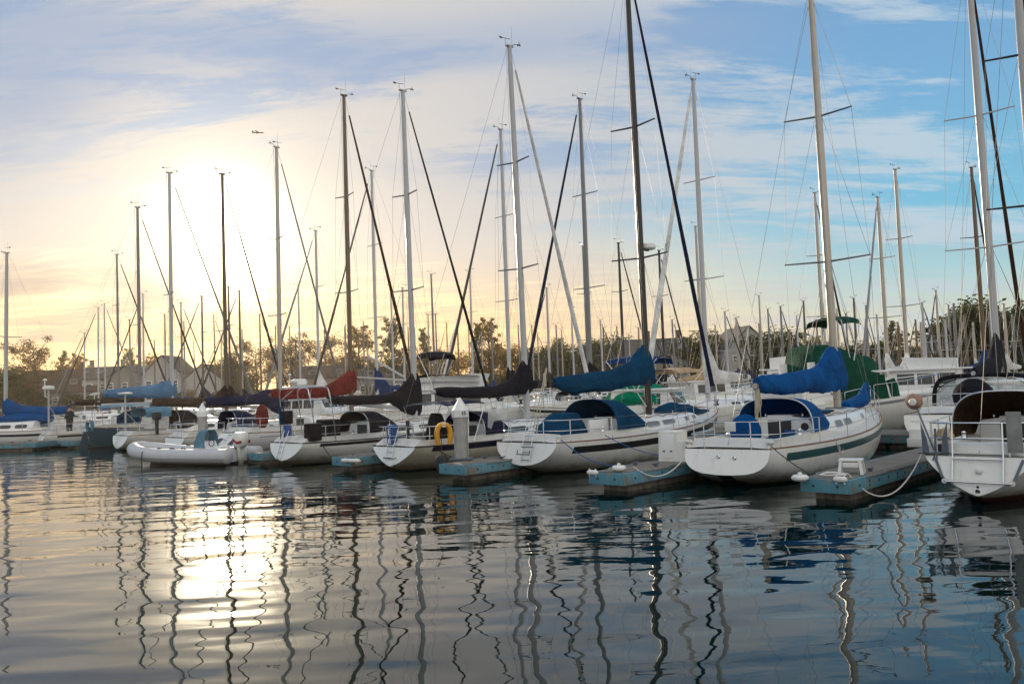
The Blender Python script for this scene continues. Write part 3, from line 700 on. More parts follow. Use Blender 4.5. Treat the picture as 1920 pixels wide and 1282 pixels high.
D = sailboat(dict(label='cream sailboat with navy rail stripe, black sail cover and pointed white transom', group=GROUP1, near=True, seed=12,
    hull=dict(L=10.3, B=3.3, fs=.76, fm=.78, fb=1.2, tw=.64, tb=.18, n0=1.32, nm=1.9, rake=.3, draft=.5, bowx=.89), head=44, stern_px=(738, 838),
    hullmat='cream_gel', transom_mat='white_gel', stripe='navy', stripe_z=(.0, .15), rail_dark=True, cockpit=(.35, 3.3), cabin_len=4.4, cabin_w=.98, windows=[(4.2, 5.2), (5.5, 6.1)],
    mast_px=(985, 690), top_px=(955, 88), mast_mat='alu_white', mast_r=.095, rake=.75, spreaders=[.40, .685], spr_w=1.0, spr_mat='alu_grey',
    cover_px=[(815, 727, 738), (823, 726, 743), (834, 725, 745), (869, 726, 746), (928, 723, 746), (951, 715, 742), (967, 701, 741), (977, 679, 740), (984, 671, 739), (990, 671, 738), (995, 690, 738)], cover_mat='black_canvas', cover_wr=.02,
    furl='white_canvas', furl_r=.085, dodger=dict(x=3.0, w=1.02, h=.78, len=1.3, mat='navy_canvas', win='clear', hoop='steel'), rail_x0=1.9))
E = sailboat(dict(label='white sailboat with black sail cover, black spray hood and stern arch carrying a radar', group=GROUP1, near=True, seed=15,
    hull=dict(L=10.6, B=3.4, fs=.78, fm=.8, fb=1.22, tw=.64, tb=.18, n0=1.65, nm=2.1, rake=.38, draft=.5, bowx=.89), head=44, stern_px=(537, 831),
    stripe='black_stripe', stripe_z=(.02, .13), rail_dark=True, cockpit=(.35, 3.3), cabin_len=4.4, cabin_w=.98, windows=[(4.2, 5.1), (5.4, 6.1)],
    mast_px=(776, 697), top_px=(758, 172), mast_mat='alu_white', mast_r=.1, rake=.5, spreaders=[.39, .68], spr_w=1.0, spr_mat='alu_grey',
    cover_px=[(614, 740, 755), (630, 742, 758), (658, 742, 759), (705, 740, 758), (731, 737, 755), (746, 730, 768), (761, 715, 777), (772, 698, 779), (780, 696, 780), (787, 705, 780)], cover_mat='black_canvas', cover_wr=.02,
    furl='black_canvas', furl_r=.06, dodger=dict(x=2.9, w=1.02, h=.82, len=1.5, mat='black_canvas', hoop='steel'), rail_x0=1.9, stern_rail=False))
F = sailboat(dict(label='cream sailboat with red sail cover, red wheel cover and sloping open transom', group=GROUP1, near=True, seed=19,
    hull=dict(L=10.4, B=3.3, fs=.96, fm=.95, fb=1.3, tw=.7, tb=.2, n0=2.0, nm=2.3, rake=1.25, draft=.5, bowx=.9), head=44, stern_px=(440, 812),
    hullmat='grey_gel', transom_mat='white_gel', stripe='grey_stripe', stripe_z=(.14, .18), cockpit=(.35, 3.2), cabin_len=4.8, windows=[(4.0, 4.8), (5.1, 5.8)],
    mast_px=(657, 690), top_px=(645, 180), mast_mat='alu_bronze', mast_r=.1, rake=-.2, spreaders=[.38, .68], spr_w=.95, spr_mat='alu_grey',
    cover_px=[(508, 731, 744), (520, 730, 748), (534, 729, 749), (557, 727, 748), (609, 724, 745), (628, 712, 742), (649, 698, 740), (657, 689, 738), (662, 688, 738), (666, 694, 738)], cover_mat='red_canvas', cover_wr=.03,
    furl='brown_canvas', furl_r=.085, rail_x0=1.9))
GP = sailboat(dict(label='white sailboat behind the grey inflatable, with a navy mainsail cover and dark dodger', group=GROUP1, near=True, seed=23,
    hull=dict(L=9.8, B=3.1, fs=.7, fm=.75, fb=1.15, tw=.66, tb=.15, n0=1.8, nm=2.1, rake=.3, draft=.5), head=44, stern_px=(328, 821),
    stripe='white_gel', cockpit=(.35, 3.0), cabin_len=4.3, windows=[(3.8, 4.6), (4.9, 5.5)], mast_px=(525, 705), top_px=(520, 277), mast_mat='alu', mast_r=.1, rake=-.4, spreaders=[.38, .66], spr_w=.9, spr_mat='alu_grey',
    cover_px=[(385, 745, 759), (400, 744, 761), (440, 743, 761), (480, 738, 758), (494, 731, 760), (508, 729, 770), (517, 728, 775), (526, 729, 776), (531, 735, 775)], cover_mat='navy_canvas', cover_wr=.02,
    furl='alu_grey', furl_r=.06, vane_dir=-1, dodger=dict(x=2.6, w=1.0, h=.95, len=1.6, mat='navy_canvas'), rail_x0=1.8))
G = sailboat(dict(label='white sailboat with tall white radar pole at its small transom and umber boom cover', group=GROUP1, near=True, seed=27,
    hull=dict(L=10, B=3.2, fs=.74, fm=.78, fb=1.15, tw=.62, tb=.1, n0=1.6, nm=2.1, rake=.3, draft=.5), head=44, stern_px=(226, 817),
    stripe='white_gel', cockpit=(.35, 3.1), cabin_len=4.2, windows=[(3.8, 4.6), (4.9, 5.5)], mast_px=(424, 705), top_px=(417, 327), mast_mat='alu_bronze', mast_r=.1, rake=0, spreaders=[.36], spr_w=.9, spr_mat='alu_grey',
    cover_px=[(286, 747, 761), (300, 746, 762), (340, 746, 763), (384, 745, 764), (402, 742, 764), (412, 732, 764), (424, 718, 764), (431, 720, 764)], cover_mat='umber_canvas', cover_wr=.02,
    furl='alu_dark', furl_r=.07, dodger=dict(x=2.7, w=.95, h=1.0, len=1.5, mat='black_canvas'), rail_x0=1.8))
H_ = sailboat(dict(label='dark blue canoe-sterned sailboat with a light blue sail cover and blue life ring', group=GROUP1, near=True, seed=31,
    hull=dict(L=10, B=3.1, fs=1.13, fm=1.0, fb=1.45, tw=.3, tb=.0, n0=1.6, nm=2.0, rake=-.25, draft=.5, canoe=True), head=50, pos=(-23.6, 45.2),
    hullmat='navy_gel', stripe='navy_gel', cockpit=(.9, 3.2), cockpit_w=.6, cabin_len=4.0, windows=[(3.8, 4.4), (4.7, 5.2)], mast_px=(322, 715), top_px=(313, 324), mast_mat='alu_white', mast_r=.11, rake=-.2, spreaders=[.5], spr_w=.9, spr_mat='alu_grey',
    cover_px=[(194, 731, 743), (205, 730, 745), (234, 727, 746), (281, 722, 746), (310, 715, 747), (323, 712, 747), (331, 722, 747)], cover_mat='sky_canvas', cover_wr=.02, boom_mat='alu_white', boom_z=2.35,
    furl='alu_grey', furl_r=.07, rail_x0=1.8, stern_rail=False))
I_ = sailboat(dict(label='white sailboat with narrow stern and tall radar pole, one person aboard, near left edge', group=GROUP1, near=True, seed=35,
    hull=dict(L=10, B=3.1, fs=.72, fm=.76, fb=1.15, tw=.55, tb=.05, n0=1.5, nm=2.1, rake=.5, draft=.5), head=50, stern_px=(80, 816),
    stripe='black_stripe', stripe_z=(.02, .14), cockpit=(.35, 3.1), cabin_len=4.2, windows=[(3.8, 4.6), (4.9, 5.5)], mast_px=(262, 705), top_px=(255, 389), mast_mat='alu_grey', mast_r=.1, rake=0, spreaders=[.45], spr_w=.9, spr_mat='alu_grey',
    cover_px=[(139, 749, 757), (180, 748, 758), (240, 748, 758), (254, 742, 759), (262, 732, 760), (270, 740, 760)], cover_mat='umber_canvas', cover_wr=.02,
    furl='alu_dark', furl_r=.06, rail_x0=1.8))
A = sailboat(dict(label='white sailboat nearest the camera with brown canvas hood and V-shaped white transom', group=GROUP1, near=True, seed=40,
    hull=dict(L=9.6, B=2.7, fs=.87, fm=.88, fb=1.3, tw=.68, tb=.17, n0=1.3, nm=2.0, rake=.3, draft=.5, bowx=.89), head=43, stern_px=(1834, 856),
    bottom='bottom_red', boot=.13, stripe='white_gel', cockpit=(.5, 3.2), cabin_len=4.2, windows=[(4.0, 4.7), (5.0, 5.6)], rail_r=.018, mast_px=(1955, 600), top_z=14.5, mast_mat='alu_white', mast_r=.085, rake=.6, spreaders=[.39, .68], spr_w=1.0, spr_mat='alu_dark',
    furl='umber_canvas', furl_r=.075, dodger=dict(x=2.2, w=1.0, h=.98, len=1.7, mat='brown_canvas', sq=3.2), rail_x0=1.6))

# ------------------------------------------------------------------ fittings of the front row
def lp(S, x, y, z): return Vector((x, y, z))
def world(S, x, y, z):
    return S['root'].matrix_basis @ Vector((x, y, z))
def disc_cover(S, name, x, y, z, w, h, d, m, seed=0):
    mb = MB(); rings = []; n = 20
    for k, (f, dx) in enumerate([(.86, -d / 2), (1, -d / 2 + .03), (1, d / 2 - .03), (.86, d / 2)]):
        rings.append([Vector((x + dx + .015 * mnoise.noise(Vector((q, k, seed))), y + f * w / 2 * math.cos(2 * math.pi * q / n), z + f * h / 2 * math.sin(2 * math.pi * q / n) * (1.05 if math.sin(2 * math.pi * q / n) > 0 else .95))) for q in range(n)])
    mb.loft(rings, True); mb.box((x, y, z - h / 2 - .12), (.12, .12, .3), bev=.02); return part(S, name, mb, m)
# --- B
h = B['hullobj']
disc_cover(B, 'wheel_cover', 1.35, .1, 1.18, .8, .82, .1, 'blue_canvas')
part(B, 'notice_plate', MB().box((.0, -.12, h.fs + .52), (.02, .26, .22), bev=.006), 'plastic')
be = B['boom_end']
mbx = MB()
for q in (-.02, .02): mbx.tube([(be[0] + .1, q, be[1] - .05), (be[0] + .02, q * 2.2, h.fs + .1)], .009, 4)
mbx.tube([(be[0] - .02, .03, be[1] - .1), (be[0] - .05, .05, h.fs)], .03, 6)
for q in range(4): mbx.tube(bez([(be[0] - .05 + .02 * q, .02 * (q - 2), be[1] - .02), (be[0] - .1, .035 * (q - 2), be[1] - .45 - .05 * q), (be[0] - .02, .03 * (q - 2) + .02, be[1] - .62 - .05 * q), (be[0] + .05, .035 * (q - 2), be[1] - .4), (be[0], .02 * (q - 2), be[1] - .05)], 6), .012, 5)
part(B, 'mainsheet', mbx, 'rope')
cbB = B['cabin']
for y in (-.66, .66): part(B, 'speaker', MB().lathe([(.1, 0), (.1, .012), (.06, .014), (.055, .006)], (cbB.x0 - .002, y, cbB.base(cbB.x0) + .3), 16, M4=Matrix.Rotation(-math.pi / 2, 4, 'Y')), 'dark')
part(B, 'sail_bag', cover_mesh([(h.L - 3.0, 1.62, 1.36), (h.L - 2.0, 1.66, 1.36), (h.L - 1.0, 1.85, 1.38), (h.L - .45, 2.2, 1.45), (h.L - .2, 2.05, 1.6)], [(0, .28), (.6, .26), (.9, .16), (1, .08)], 5, .05), 'blue_canvas', angle=60)
part(B, 'hatch_cover', MB().box((5.6, 0, cbB.top(5.6) + .03), (1.2, 1.0, .07), bev=.03), 'teal_canvas')
for sd in (-1, 1): part(B, 'fairlead', MB().lathe([(.07, 0), (.05, .04), (.05, .09), (.1, .14), (.1, .17)], (.1, sd * 1.0, h.fs + .01), 10), 'plastic')
part(B, 'cushion', MB().box((1.8, -.55, h.fs + .12), (1.5, .4, .1), bev=.04), 'teal_canvas')
part(B, 'bucket', MB().lathe([(.1, 0), (.13, .24), (.12, .24), (.09, .02)], (3.2, -.3, h.fs + .0), 14), 'bluebag')
for y, z in ((.18, .7), (-.22, .68)): part(B, 'exhaust_fitting', MB().lathe([(.045, 0), (.05, .02), (.03, .035), (.028, .01)], (-h.rake * (h.fs - z) - .0, y, z), 12, M4=Matrix.Rotation(-math.pi / 2, 4, 'Y')), 'steel')
# --- C
h = C['hullobj']
part(C, 'helm_cover', MB().loft([[Vector((x + .04 * mnoise.noise(Vector((x, y, z))), y + .05 * mnoise.noise(Vector((y, z * 2, x))), z)) for x, y in ((x0, w0), (lerp(x0, x1, .5), w0 + .03), (x1, w0), (x1, 0), (x1, -w0), (lerp(x0, x1, .5), -w0 - .03), (x0, -w0), (x0, 0))] for z, x0, x1, w0 in ((.72, .95, 2.1, .62), (1.1, 1.0, 2.05, .58), (1.35, 1.15, 2.0, .5), (1.62, 1.45, 1.95, .4), (1.66, 1.5, 1.9, .3))], True), 'teal_canvas', angle=28)
stern_ladder(C, -.12, .34, .5, .62)
be = C['boom_end']
mbx = MB()
for q in (-.04, .04): mbx.tube([C['mp'](C['zt'] * .55) * 0 + Vector((1.0, q * .5, h.fs + 2.1)), (.35, q * 2, h.fs + .15)], .014, 5)
part(C, 'backstay_tackle', mbx, 'rope')
part(C, 'tackle_block', MB().box((.9, 0, h.fs + 1.75), (.07, .09, .4), bev=.03), 'rope')
for sd in (-1, 1): part(C, 'fairlead', MB().lathe([(.09, 0), (.07, .04), (.07, .1), (.1, .15), (.1, .18)], (.25, sd * 1.05, h.fs + .01), 12), 'plastic')
part(C, 'sail_bag', cover_mesh([(6.6, 1.62, 1.3), (7.4, 1.75, 1.25), (8.4, 1.62, 1.2), (9.4, 1.42, 1.22), (9.9, 1.36, 1.26)], [(0, .2), (.3, .42), (.7, .3), (1, .08)], 6, .05), 'teal_canvas', angle=60)
part(C, 'step_bracket', MB().tube([(-.22, -.35, .72), (-.26, -.35, .6), (-.26, .12, .6), (-.22, .12, .72)], .014, 6).tube([(-.13, -.4, .8), (-.14, .05, .8)], .012, 6), 'dark')
for y in (-.9, .9): part(C, 'cockpit_seat', MB().box((2.4, y * .8, h.fs + .28), (.9, .12, .5), bev=.04), 'cabin')
part(C, 'radar', MB().lathe([(.2, 0), (.27, .03), (.28, .1), (.24, .19), (.1, .21), (0, .21)], tuple(C['mp'](7.0) + Vector((.42, 0, 0))), 20), 'plastic')
part(C, 'radar_bracket', MB().box(tuple(C['mp'](6.97) + Vector((.25, 0, 0))), (.4, .08, .05), bev=.01), 'alu_dark')
# --- D
h = D['hullobj']
stern_ladder(D, .08, .32, .35, .62)
part(D, 'transom_handle', MB().tube([(-.16, .28, .46), (-.2, .28, .43), (-.2, -.3, .43), (-.16, -.3, .46)], .014, 6), 'dark')
part(D, 'wheel_cover', cover_mesh([(1.45, 1.35, .55), (1.6, 1.75, .55), (1.95, 1.72, .55), (2.1, 1.4, .55)], [(0, .2), (.5, .34), (1, .2)], 4, .02), 'black_canvas', angle=60)
bm_ = MB(); bm_.loft([[Vector((x, y, 1.98 + .1 * (1 - (y / 1.1) ** 2) + dz)) for y in [1.1 * q / 6 - 1.1 for q in range(13)]] for x, dz in ((1.3, 0), (1.9, .04), (2.6, .05), (3.0, .02))], False)
bm_.loft([[Vector((x, y, 1.96 + .1 * (1 - (y / 1.1) ** 2) + dz)) for y in [1.1 * q / 6 - 1.1 for q in range(13)]] for x, dz in ((1.3, 0), (1.9, .04), (2.6, .05), (3.0, .02))], False)
part(D, 'bimini_top', bm_, 'navy_canvas')
bm_ = MB()
for x in (1.32, 2.2, 2.95): bm_.tube([(2.1 + (x - 2.1) * .3, 1.15, .8), (x, 1.1, 1.96), (x, .6, 2.05), (x, -.6, 2.05), (x, -1.1, 1.96), (2.1 + (x - 2.1) * .3, -1.15, .8)], .014, 5)
part(D, 'bimini_frame', bm_, 'steel')
for sd in (1, -1): part(D, 'side_window', MB().prism([(0, .1), (.05, .62), (.2, .7), (.75, .7), (.95, .55), (.9, .3), (.3, .28), (.15, .02)], .012, Matrix.Translation((3.1, sd * 1.035, 1.1)) @ Matrix.Rotation(rad(90), 4, 'X')), 'clear')
# --- E
h = E['hullobj']
stern_ladder(E, .2, .3, .55, .45)
ar = MB()
for x, w in ((.35, 1.05), (1.15, 1.1)):
    ar.tube(bez([(x + .2, w, h.fs), (x + .1, w, h.fs + 1.0), (x, w - .05, h.fs + 1.75), (x, w - .25, h.fs + 1.95), (x, 0, h.fs + 1.98), (x, -w + .25, h.fs + 1.95), (x, -w + .05, h.fs + 1.75), (x + .1, -w, h.fs + 1.0), (x + .2, -w, h.fs)], 5), .022, 6)
for sd in (1, -1): ar.tube([(.35, sd * 1.0, h.fs + 1.5), (1.15, sd * 1.02, h.fs + 1.5)], .016, 5)
for sd in (1, -1): ar.tube([(.4, sd * .95, h.fs + 1.55), (.75, sd * .55, h.fs + 1.97)], .016, 5)
part(E, 'stern_arch', ar, 'steel')
part(E, 'arch_shelf', MB().box((.75, 0, h.fs + 2.02), (.5, 2.1, .035), bev=.01), 'cabin')
rd = part(E, 'radar', MB().lathe([(.24, 0), (.31, .04), (.32, .14), (.29, .22), (.2, .25), (0, .255)], (.75, .32, h.fs + 2.05), 24), 'plastic')
rd_t = text_mb('Raymarine', .115, Matrix(((0, 0, -1, -.325), (-1, 0, 0, 0), (0, 1, 0, .11), (0, 0, 0, 1))), .006)
rd_t.v = [(.75 + (-math.sqrt(max(.0, .326 ** 2 - min(abs(y), .31) ** 2))), .32 + y, h.fs + 2.05 + z) for x, y, z in rd_t.v]
o_ = rd_t.build('lettering', 'ink', rd)
part(E, 'gps_antenna', MB().tube([(.7, .85, h.fs + 2.0), (.7, .85, h.fs + 2.45)], .015, 5).lathe([(.06, 0), (.06, .04), (.03, .07)], (.7, .85, h.fs + 2.45), 10), 'plastic')
part(E, 'grill_cover', MB().box((.5, -.95, h.fs + .38), (.5, .42, .62), bev=.05), 'black_canvas')
part(E, 'helm_cover', MB().box((1.7, -.1, h.fs + .4), (.5, .95, .75), bev=.08), 'black_canvas')
part(E, 'seat_cover', MB().box((.55, .9, h.fs + .9), (.36, .4, .5), bev=.06), 'black_canvas')
part(E, 'wind_steering', MB().box((.1, .55, h.fs + 1.0), (.05, .12, .6), bev=.02).tube([(.1, .55, h.fs), (.1, .55, h.fs + .8)], .02, 6), 'teal_canvas')
part(E, 'solar_panel', MB().box((2.4, -1.42, h.fs + .68), (1.2, .5, .03), rz=0, bev=.006), 'glass')
part(E, 'blue_drum', MB().lathe([(.15, 0), (.16, .02), (.16, .56), (.13, .62), (0, .63)], (.4, .62, h.fs), 14), 'bluebag')
for sd in (1, -1):
    q = MB()
    for zz in (.3, .58): q.tube([(1.9, sd * 1.25, h.fs + zz), (.9, sd * 1.15, h.fs + zz), (.3, sd * .95, h.fs + zz), (.12, sd * .4, h.fs + zz)], .013, 5)
    q.tube([(.12, sd * .4, h.fs), (.12, sd * .4, h.fs + .58)], .013, 5).tube([(.9, sd * 1.15, h.fs), (.9, sd * 1.15, h.fs + .58)], .013, 5); part(E, 'stern_rail', q, 'steel')
# --- F
h = F['hullobj']
disc_cover(F, 'wheel_cover', 1.3, 0, h.fs + .62, 1.0, 1.05, .14, 'red_canvas')
for y in (-.62, .62):
    z0 = .62; up = Vector((math.sin(math.atan(h.rake)), 0, math.cos(math.atan(h.rake)))); o0 = Vector((-h.rake * (h.fs - z0), y, z0))
    M4 = Matrix(((0, up.x, -up.z, o0.x - .012 * up.z), (-1, 0, 0, o0.y), (0, up.z, up.x, o0.z), (0, 0, 0, 1)))
    part(F, 'transom_opening', MB().prism([(-.15, -.2), (.15, -.2), (.19, -.14), (.19, .14), (.15, .2), (-.15, .2), (-.19, .14), (-.19, -.14)], .02, M4), 'dark')
stern_ladder(F, .1, .3, .7, .15)
# --- G, H, I, GP
h = G['hullobj']
def radar_pole(S, x, y, z0, z1, dome=True):
    part(S, 'radar_pole', MB().tube([(x, y, z0), (x, y, z1)], .05, 8), 'alu_white'); part(S, 'pole_strut', MB().tube([(x, y, z1 - .9), (x + .8, y * .6, z0 + .3)], .018, 5), 'alu_white')
    part(S, 'radar', MB().lathe([(.24, 0), (.32, .05), (.32, .16), (.28, .23), (0, .25)] if dome else [(.3, 0), (.36, .05), (.36, .1), (.1, .13)], (x, y, z1), 16), 'plastic')
radar_pole(G, .35, .25, h.fs, 2.85, False)
part(G, 'outboard_motor', MB().box((1.3, -1.35, h.fs + .95), (.42, .36, .42), bev=.12).tube([(1.3, -1.35, h.fs + .8), (1.3, -1.38, h.fs + .0)], [.1, .08], 8), 'dark')
stern_ladder(G, .2, .26, .45, .1)
part(G, 'wheelhouse', MB().box((1.9, .15, h.fs + .62), (.9, 1.2, .75), bev=.08), 'cabin')
part(G, 'cockpit_canopy', dodger_mesh([(.9, 1.05, h.fs + .9, .5, 4), (2.2, 1.05, h.fs + .9, .52, 4)]), 'paleblue_canvas')
h = I_['hullobj']
radar_pole(I_, .35, .2, h.fs, 3.35)
part(I_, 'antenna_arm', MB().tube([(.35, .2, 2.9), (.3, .9, 2.95), (.3, .95, 3.9)], .03, 6).lathe([(.1, 0), (.12, .06), (.05, .12)], (.3, .95, 3.9), 10), 'plastic')
stern_ladder(I_, .1, .3, .4, .3)
part(I_, 'antenna_frame', MB().tube([(2.9, .6, 1.2), (2.9, .6, 3.0)], .03, 6).tube([(2.9, -.6, 2.55), (2.9, 1.6, 2.6)], .025, 5).lathe([(.2, 0), (.22, .06), (.1, .1)], (2.9, .9, 2.95), 12).lathe([(.2, 0), (.22, .06), (.1, .1)], (2.9, .25, 3.0), 12), 'plastic')
h = H_['hullobj']
part(H_, 'rudder', MB().prism([(-.55, -.6), (.1, -.6), (.12, .9), (-.1, .95)], .06, Matrix.Translation((-.02, .03, 0)) @ Matrix.Rotation(rad(90), 4, 'X')), 'navy_gel')
bm_ = MB(); rr = [[Vector((x, y, 2.2 + dz + .12 * (1 - (y / 1.15) ** 2))) for y in [1.15 * q / 5 - 1.15 for q in range(11)]] for x, dz in ((.5, -.03), (1.5, .03), (2.5, .0), (3.6, .04), (4.4, -.03))]
bm_.loft(rr, False); bm_.loft([[p - Vector((0, 0, .02)) for p in r] for r in rr], False); part(H_, 'awning', bm_, 'paleblue_canvas')
part(H_, 'awning_frame', MB().tube([(.6, 1.1, 1.2), (.55, 1.12, 2.2)], .015, 5).tube([(.6, -1.1, 1.2), (.55, -1.12, 2.2)], .015, 5).tube([(4.3, 1.1, 1.2), (4.3, 1.12, 2.2)], .015, 5).tube([(4.3, -1.1, 1.2), (4.3, -1.12, 2.2)], .015, 5), 'steel')
part(H_, 'helm_cover', cover_mesh([(1.6, 1.7, .9), (2.0, 1.95, .9), (2.6, 2.0, .9), (2.8, 1.6, .9)], [(0, .3), (.5, .5), (1, .3)], 3, .03), 'teal_canvas', angle=60)
part(H_, 'name_board', MB().box((1.2, -.9, h.fs + .35), (.06, .9, .45), bev=.02), 'cabin')
# --- A
h = A['hullobj']
lad = MB()
for y in (.42, -.42): lad.tube([(.02, y, h.fs + .62), (-.05, y, h.fs), (-.19, y, .44)], .016, 6)
lad.tube([(-.08, .42, h.fs - .04), (-.08, -.42, h.fs - .04)], .014, 6); part(A, 'boarding_ladder', lad, 'steel')
part(A, 'transom_grab_bar', MB().tube([(-.16, .56, .42), (-.22, .52, .42), (-.22, -.52, .42), (-.16, -.56, .42)], .02, 8).lathe([(.05, 0), (.05, .012)], (-.145, .56, .42), 12, M4=Matrix.Rotation(-math.pi / 2, 4, 'Y')).lathe([(.05, 0), (.05, .012)], (-.145, -.56, .42), 12, M4=Matrix.Rotation(-math.pi / 2, 4, 'Y')), 'steel')
for z, r in ((.33, .02), (.25, .032)): part(A, 'drain_fitting', MB().lathe([(r, 0), (r * 1.3, .006), (r * .7, .012), (r * .6, .004)], (-h.rake * (h.fs - z) - .004, 0, z), 14, M4=Matrix.Rotation(-math.pi / 2, 4, 'Y')), 'dark')
part(A, 'cover_plate', MB().lathe([(.06, 0), (.06, .05), (.03, .07), (0, .07)], (-h.rake * (h.fs - .62), -.02, .62), 14, M4=Matrix.Rotation(-math.pi / 2, 4, 'Y')), 'plastic')
for y, s in ((.85, 1), (-.85, -1)): part(A, 'mounting_strap', MB().box((-.085, y * .78, .66), (.014, .045, .4), M4=Matrix.Rotation(rad(17), 4, 'Y') @ Matrix.Rotation(rad(-20 * s), 4, 'X')), 'galv')
part(A, 'rail_board', MB().box((-.03, -.62, h.fs + .46), (.03, .25, .74), bev=.012), 'greyboard')
part(A, 'cockpit_locker', MB().box((.25, 0, h.fs + .12), (.3, 1.75, .26), bev=.02), 'cabin')
for y in (.62, -.95): part(A, 'instrument_panel', MB().box((.095, y, h.fs + .14), (.02, .17, .15), bev=.008), 'dark')
part(A, 'rail_pole', MB().tube([(.02, .75, h.fs + .1), (.25, 1.0, h.fs + .62), (.3, 1.13, h.fs + .98)], .018, 7), 'galv')
part(A, 'lamp_cover', MB().lathe([(.02, -.15), (.13, -.12), (.16, -.02), (.15, .06), (.08, .12), (.0, .13)], (.31, 1.15, h.fs + 1.03), 14, M4=Matrix.Rotation(rad(-75), 4, 'Y')), 'fur')
part(A, 'lamp_lens', MB().lathe([(.0, .0), (.07, .0), (.075, .02), (.06, .04), (0, .045)], (.17, 1.13, h.fs + 1.02), 14, M4=Matrix.Rotation(rad(-90), 4, 'Y')), 'plastic')

# things that hang on the boats
def life_buoy(name, loc, rz, col, label, sc=1.0):
    t = empty(name, loc, rz); tag(t, label, 'life buoy')
    pts = [(-.15, -.3), (-.185, -.14), (-.19, .04), (-.16, .17), (-.09, .25), (0, .275), (.09, .25), (.16, .17), (.19, .04), (.185, -.14), (.15, -.3)]
    p = bez([(0, x * sc, z * sc) for x, z in pts], 4)
    MB().tube(p, [.105 * sc * (1 if 2 < i < len(p) - 3 else .82) for i in range(len(p))], 10, flat=.7).build('float', col, t)
    MB().box((-.07 * sc, 0, .27 * sc), (.06, .1 * sc, .15 * sc), bev=.01).build('light_holder', 'plastic', t)
    MB().tube([(0, -.15 * sc, -.36 * sc), (0, -.15 * sc, -.42 * sc)], .012, 5).tube([(0, .15 * sc, -.36 * sc), (0, .15 * sc, -.42 * sc)], .012, 5).build('strap', 'dark', t)
hb = math.pi / 2 - rad(44)
wD = world(D, .95, -1.3, D['hullobj'].fs + .36)
life_buoy('horseshoe_buoy', wD, hb + rad(58), 'yellow', 'yellow horseshoe life buoy hung on the rail of the cream sailboat', 1.08)
wH = world(H_, .1, -.42, H_['hullobj'].fs + .1)
life_buoy('horseshoe_buoy', wH, math.pi / 2 - rad(50) + .5, 'paleblue_canvas', 'pale blue horseshoe buoy on the stern of the dark blue boat', 1.0)
t = empty('rescue_bag', world(D, .16, .28, D['hullobj'].fs + .02), math.pi / 2 - rad(44)); tag(t, 'upright blue rescue bag with a white letter on the stern rail of the cream sailboat', 'bag')
MB().box((0, 0, .34), (.2, .34, .66), bev=.07).build('bag', 'bluebag', t)
text_mb('E', .28, Matrix(((0, 0, -1, -.106), (-1, 0, 0, 0), (0, 1, 0, .44), (0, 0, 0, 1))), .004, .004).build('lettering', 'white_paint', t)
MB().box((-.1, 0, .15), (.012, .16, .14), bev=.004).build('pocket', 'plastic', t)
t = empty('fender_tube', world(D, .5, -.1, D['hullobj'].fs + .1), 0); tag(t, 'slim black tube standing in the cockpit beside the blue rescue bag', 'tube')
MB().lathe([(.05, 0), (.06, .02), (.06, .68), (.05, .7), (0, .7)], (0, 0, 0), 10).build('tube', 'dark', t); MB().lathe([(.062, 0), (.062, .05)], (0, 0, .6), 10).build('band', 'rubber', t)
# anchor on A's rail
t = empty('rail_anchor', world(A, -.03, .72, A['hullobj'].fs + .02), math.pi / 2 - rad(34)); tag(t, 'grey galvanised anchor hung flukes up on the stern rail of the nearest sailboat', 'anchor')
for s in (1, -1): MB().prism([(0, 0), (.11, .05), (.07, .3), (.02, .62), (-.02, .3)] if s > 0 else [(0, 0), (-.11, .05), (-.07, .3), (-.02, .62), (.02, .3)], .025, Matrix.Translation((-.03, s * .1, .02)) @ Matrix.Rotation(rad(90), 4, 'Z') @ Matrix.Rotation(rad(90), 4, 'X') @ Matrix.Rotation(rad(-s * 10), 4, 'Z')).build('fluke', 'galv', t)
MB().tube([(0, 0, .0), (.0, -.02, .5)], .022, 6).build('shank', 'galv', t); MB().tube([(0, -.3, .03), (0, .3, .03)], .02, 6).build('stock', 'galv', t)
MB().tube([(0, .02, -.02), (0, .06, -.1), (0, -.02, -.1), (0, -.02, -.02)], .012, 5).build('shackle', 'galv', t)
tag(MB().lathe([(0, -.17), (.12, -.13), (.17, 0), (.12, .13), (0, .17)], (0, 0, 0), 16).build('round_fender', 'tan_canvas', loc=world(A, .75, .75, A['hullobj'].fs + .32)), 'round tan fender lying on the side deck beside the brown canvas hood', 'fender')

